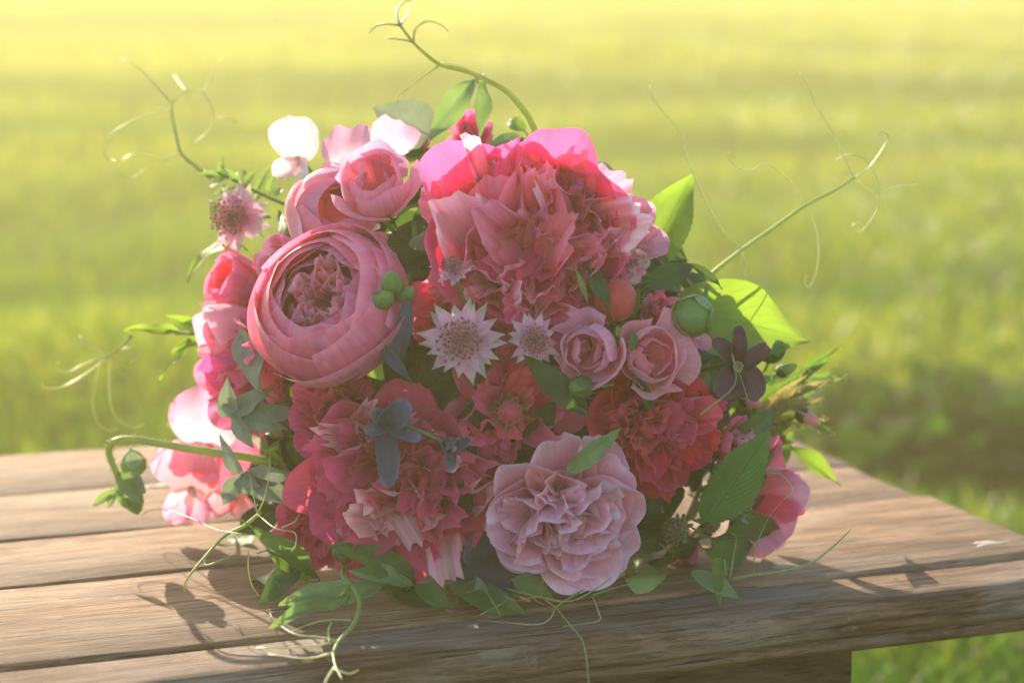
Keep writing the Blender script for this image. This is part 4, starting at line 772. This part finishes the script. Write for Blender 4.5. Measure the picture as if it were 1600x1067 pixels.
vine('pea_vine', 'pale pea stalk hanging over the table edge with thread thin tendrils at the lower left', Zl([(540, 880), (535, 900), (553, 920), (562, 945), (552, 975), (530, 1000), (520, 1020)], .02, .012),
     [Zl([(530, 1000), (500, 995), (460, 990), (430, 970), (422, 958)], .012, .008), Zl([(548, 968), (500, 970), (450, 988)], .012, .006), Zl([(530, 1000), (480, 1010), (400, 1012)], .012, .005), Zl([(518, 1020), (480, 1028), (420, 1022)], .012, .005),
      Zl([(520, 1020), (524, 1040), (535, 1062)], .012, .012), Zl([(522, 1045), (545, 1052), (560, 1046)], .012, .012), Zl([(522, 1042), (512, 1058), (505, 1072)], .012, .01), Zl([(515, 1005), (513, 985), (518, 972)], .012, .016)], r=.0016)
vine('pea_vine', 'forked pea tendril trailing over the front table edge below the blush rose', Zl([(975, 895), (945, 912), (905, 925), (868, 948)], .012, .006),
     [Zl([(868, 948), (850, 935), (836, 920), (812, 928), (780, 945), (750, 960)], .006, .004), Zl([(868, 948), (890, 975), (910, 1000), (917, 1035), (920, 1068)], .006, .003), Zl([(868, 948), (860, 965), (840, 975), (790, 972), (745, 968)], .006, .004),
      Zl([(836, 920), (848, 915), (846, 885), (845, 880)], .006, .012), Zl([(925, 930), (935, 955), (934, 970), (880, 978)], .006, .004), Zl([(925, 930), (960, 918), (1000, 908)], .006, .01), Zl([(828, 926), (838, 938), (850, 944)], .006, .006)], r=.0012)
vine('tendril', 'thin curling tendril crossing the front of the blush rose', [D(790, 902, .03), D(830, 880, .04), D(870, 855, .044), D(905, 828, .046), D(918, 818, .046)], [[D(835, 882, .04), D(820, 872, .04), D(800, 860, .04), D(786, 855, .036)]], r=.0007)
vine('tendril', 'wiry green tendrils curling over the wood at the far left of the bouquet', Zl([(408, 800), (380, 822), (350, 838), (318, 872), (292, 905), (288, 925)], .05, .012),
     [Zl([(385, 835), (340, 828), (300, 810), (265, 798), (235, 797), (222, 805)], .045, .03), Zl([(402, 803), (395, 770), (388, 735), (375, 722)], .05, .07), Zl([(402, 803), (412, 780), (420, 745), (422, 705)], .05, .08), Zl([(402, 803), (430, 825), (460, 832), (462, 850), (455, 862)], .05, .05), Zl([(440, 824), (460, 815), (468, 803)], .05, .055),
      Zl([(388, 862), (388, 890), (394, 915), (404, 930)], .03, .006), Zl([(375, 862), (345, 875), (322, 882), (320, 872)], .03, .02)], r=.0010)
vine('tendril', 'loose tendril on the wood reaching right past the bright pink bloom', Zl([(1140, 905), (1175, 898), (1215, 893), (1265, 880), (1300, 855), (1328, 828)], .006, .03),
     [Zl([(1178, 898), (1180, 860), (1200, 810), (1225, 780)], .006, .06), Zl([(1225, 780), (1238, 765), (1222, 742), (1200, 738)], .06, .07), Zl([(1140, 905), (1146, 870), (1150, 840), (1142, 832)], .006, .03)], r=.0009)
vine('tendril', 'short hooked tendril over the peony at the right of the scaly green bud stalk', [D(1060, 640, .02), D(1100, 600, .024), D(1090, 560, .028)], [[D(1090, 560, .028), D(1105, 600, .028), D(1120, 635, .026)]], r=.0007)
vine('tendril', 'curly pale tendril lying behind the left sweet peas', Yl([(270, 672), (285, 690), (310, 700)], .06), [Yl([(270, 672), (262, 664), (268, 658)], .06), Yl([(220, 735), (260, 732), (300, 734)], .07)], r=.0009, group='blurred tendrils on the left')
# ------------------------------------------------------------------ dark foliage that fills the inside of the bouquet
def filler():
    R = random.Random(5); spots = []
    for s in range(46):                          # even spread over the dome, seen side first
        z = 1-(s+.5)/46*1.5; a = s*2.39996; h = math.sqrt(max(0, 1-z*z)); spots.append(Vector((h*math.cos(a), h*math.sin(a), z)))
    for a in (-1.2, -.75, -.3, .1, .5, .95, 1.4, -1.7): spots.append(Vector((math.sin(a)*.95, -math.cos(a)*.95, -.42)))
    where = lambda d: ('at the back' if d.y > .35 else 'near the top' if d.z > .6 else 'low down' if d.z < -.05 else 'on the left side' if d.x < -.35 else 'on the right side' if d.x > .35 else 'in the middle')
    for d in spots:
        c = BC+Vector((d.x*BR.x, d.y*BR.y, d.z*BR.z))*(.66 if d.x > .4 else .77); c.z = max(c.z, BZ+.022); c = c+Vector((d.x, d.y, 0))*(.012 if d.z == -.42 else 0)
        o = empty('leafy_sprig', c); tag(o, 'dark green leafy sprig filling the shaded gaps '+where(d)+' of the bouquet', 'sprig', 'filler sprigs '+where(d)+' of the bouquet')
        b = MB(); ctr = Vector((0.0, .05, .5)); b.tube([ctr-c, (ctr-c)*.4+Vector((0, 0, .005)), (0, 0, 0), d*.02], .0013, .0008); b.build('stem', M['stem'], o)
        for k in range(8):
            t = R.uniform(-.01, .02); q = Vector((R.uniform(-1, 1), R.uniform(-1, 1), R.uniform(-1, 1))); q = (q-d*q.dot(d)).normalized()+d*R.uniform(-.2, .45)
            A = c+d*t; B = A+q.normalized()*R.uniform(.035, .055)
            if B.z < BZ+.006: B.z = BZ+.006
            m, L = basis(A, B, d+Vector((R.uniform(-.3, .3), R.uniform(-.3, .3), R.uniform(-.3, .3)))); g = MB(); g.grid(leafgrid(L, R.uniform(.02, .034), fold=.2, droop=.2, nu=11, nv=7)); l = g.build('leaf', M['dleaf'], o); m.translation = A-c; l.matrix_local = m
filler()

# ------------------------------------------------------------------ dark leaf clumps added behind, standing in for shade on the lawn
DL('thin_leaf', (1085, 690), (1150, 610), 60, 'dark leaf standing behind the tip of the raspberry leaf', 'dleaf', -.01, .0)
DL('thin_leaf', (1130, 700), (1215, 640), 56, 'broad leaf between the plum hellebore and the upper spiky spray', 'leaf', -.004, .012, serr=.06, ns=12)
DL('thin_leaf', (1120, 740), (1222, 735), 60, 'wide toothed leaf right of the raspberry leaf, above the pink bloom', 'rasp', .0, .012, serr=.1, ns=12)
DL('broad_leaf', (985, 850), (1075, 830), 50, 'dull green leaf in the shade between the blush rose and the raspberries', 'dleaf', .0, .004)
DL('broad_leaf', (1010, 900), (1120, 912), 46, 'dark leaf lying under the raspberry leaves on the right', 'dleaf', .0, .006)
DL('broad_leaf', (1100, 860), (1180, 900), 52, 'green leaf under the bright pink bloom at the table', 'leaf', .0, .006)
DL('broad_leaf', (445, 420), (400, 300), 44, 'green leaf behind the mauve rosebud on the upper left', 'dleaf', -.01, .0)
DL('broad_leaf', (420, 690), (345, 620), 50, 'dark leaf behind the upper felted sprig', 'dleaf', -.012, -.004)
DL('broad_leaf', (430, 800), (350, 850), 50, 'dark leaf behind the lower left sweet peas', 'dleaf', -.006, .0)
DL('broad_leaf', (700, 880), (760, 800), 56, 'dark leaf between the fringed peony and the blush rose', 'dleaf', .0, .01)
def shade_clumps():  # added clumps whose dark leaves stand in for shade on the grass
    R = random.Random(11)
    for px, py, w, h, n, l in ((1560, 775, .22, .15, 620, 'dark leaf clump standing in for lawn shade beyond the right end of the table'), (1460, 740, .22, .13, 520, 'low dark leaf clump standing in for lawn shade behind the right hand bud sprays'), (100, 665, .34, .07, 380, 'dark leaf clump standing in for lawn shade behind the left end of the table'), (1400, 1000, .16, .1, 200, 'small added dark leaf clump on the ground below the right end of the table')):
        g = atZ(px, py, .01); o = empty('shade_clump', g); tag(o, l, 'shade_clumps', None); b = MB()
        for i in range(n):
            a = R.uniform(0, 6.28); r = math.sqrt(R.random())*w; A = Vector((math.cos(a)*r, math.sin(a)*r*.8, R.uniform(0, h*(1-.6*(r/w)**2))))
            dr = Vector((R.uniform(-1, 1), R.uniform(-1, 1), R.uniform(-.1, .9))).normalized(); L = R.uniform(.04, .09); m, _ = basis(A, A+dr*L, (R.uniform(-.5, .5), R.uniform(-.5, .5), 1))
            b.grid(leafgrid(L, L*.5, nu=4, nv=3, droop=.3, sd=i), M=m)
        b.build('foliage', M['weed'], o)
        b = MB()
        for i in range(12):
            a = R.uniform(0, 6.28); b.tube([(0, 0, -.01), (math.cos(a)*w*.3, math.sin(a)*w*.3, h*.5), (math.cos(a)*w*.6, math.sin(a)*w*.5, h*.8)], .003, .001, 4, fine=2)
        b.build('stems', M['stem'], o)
shade_clumps()
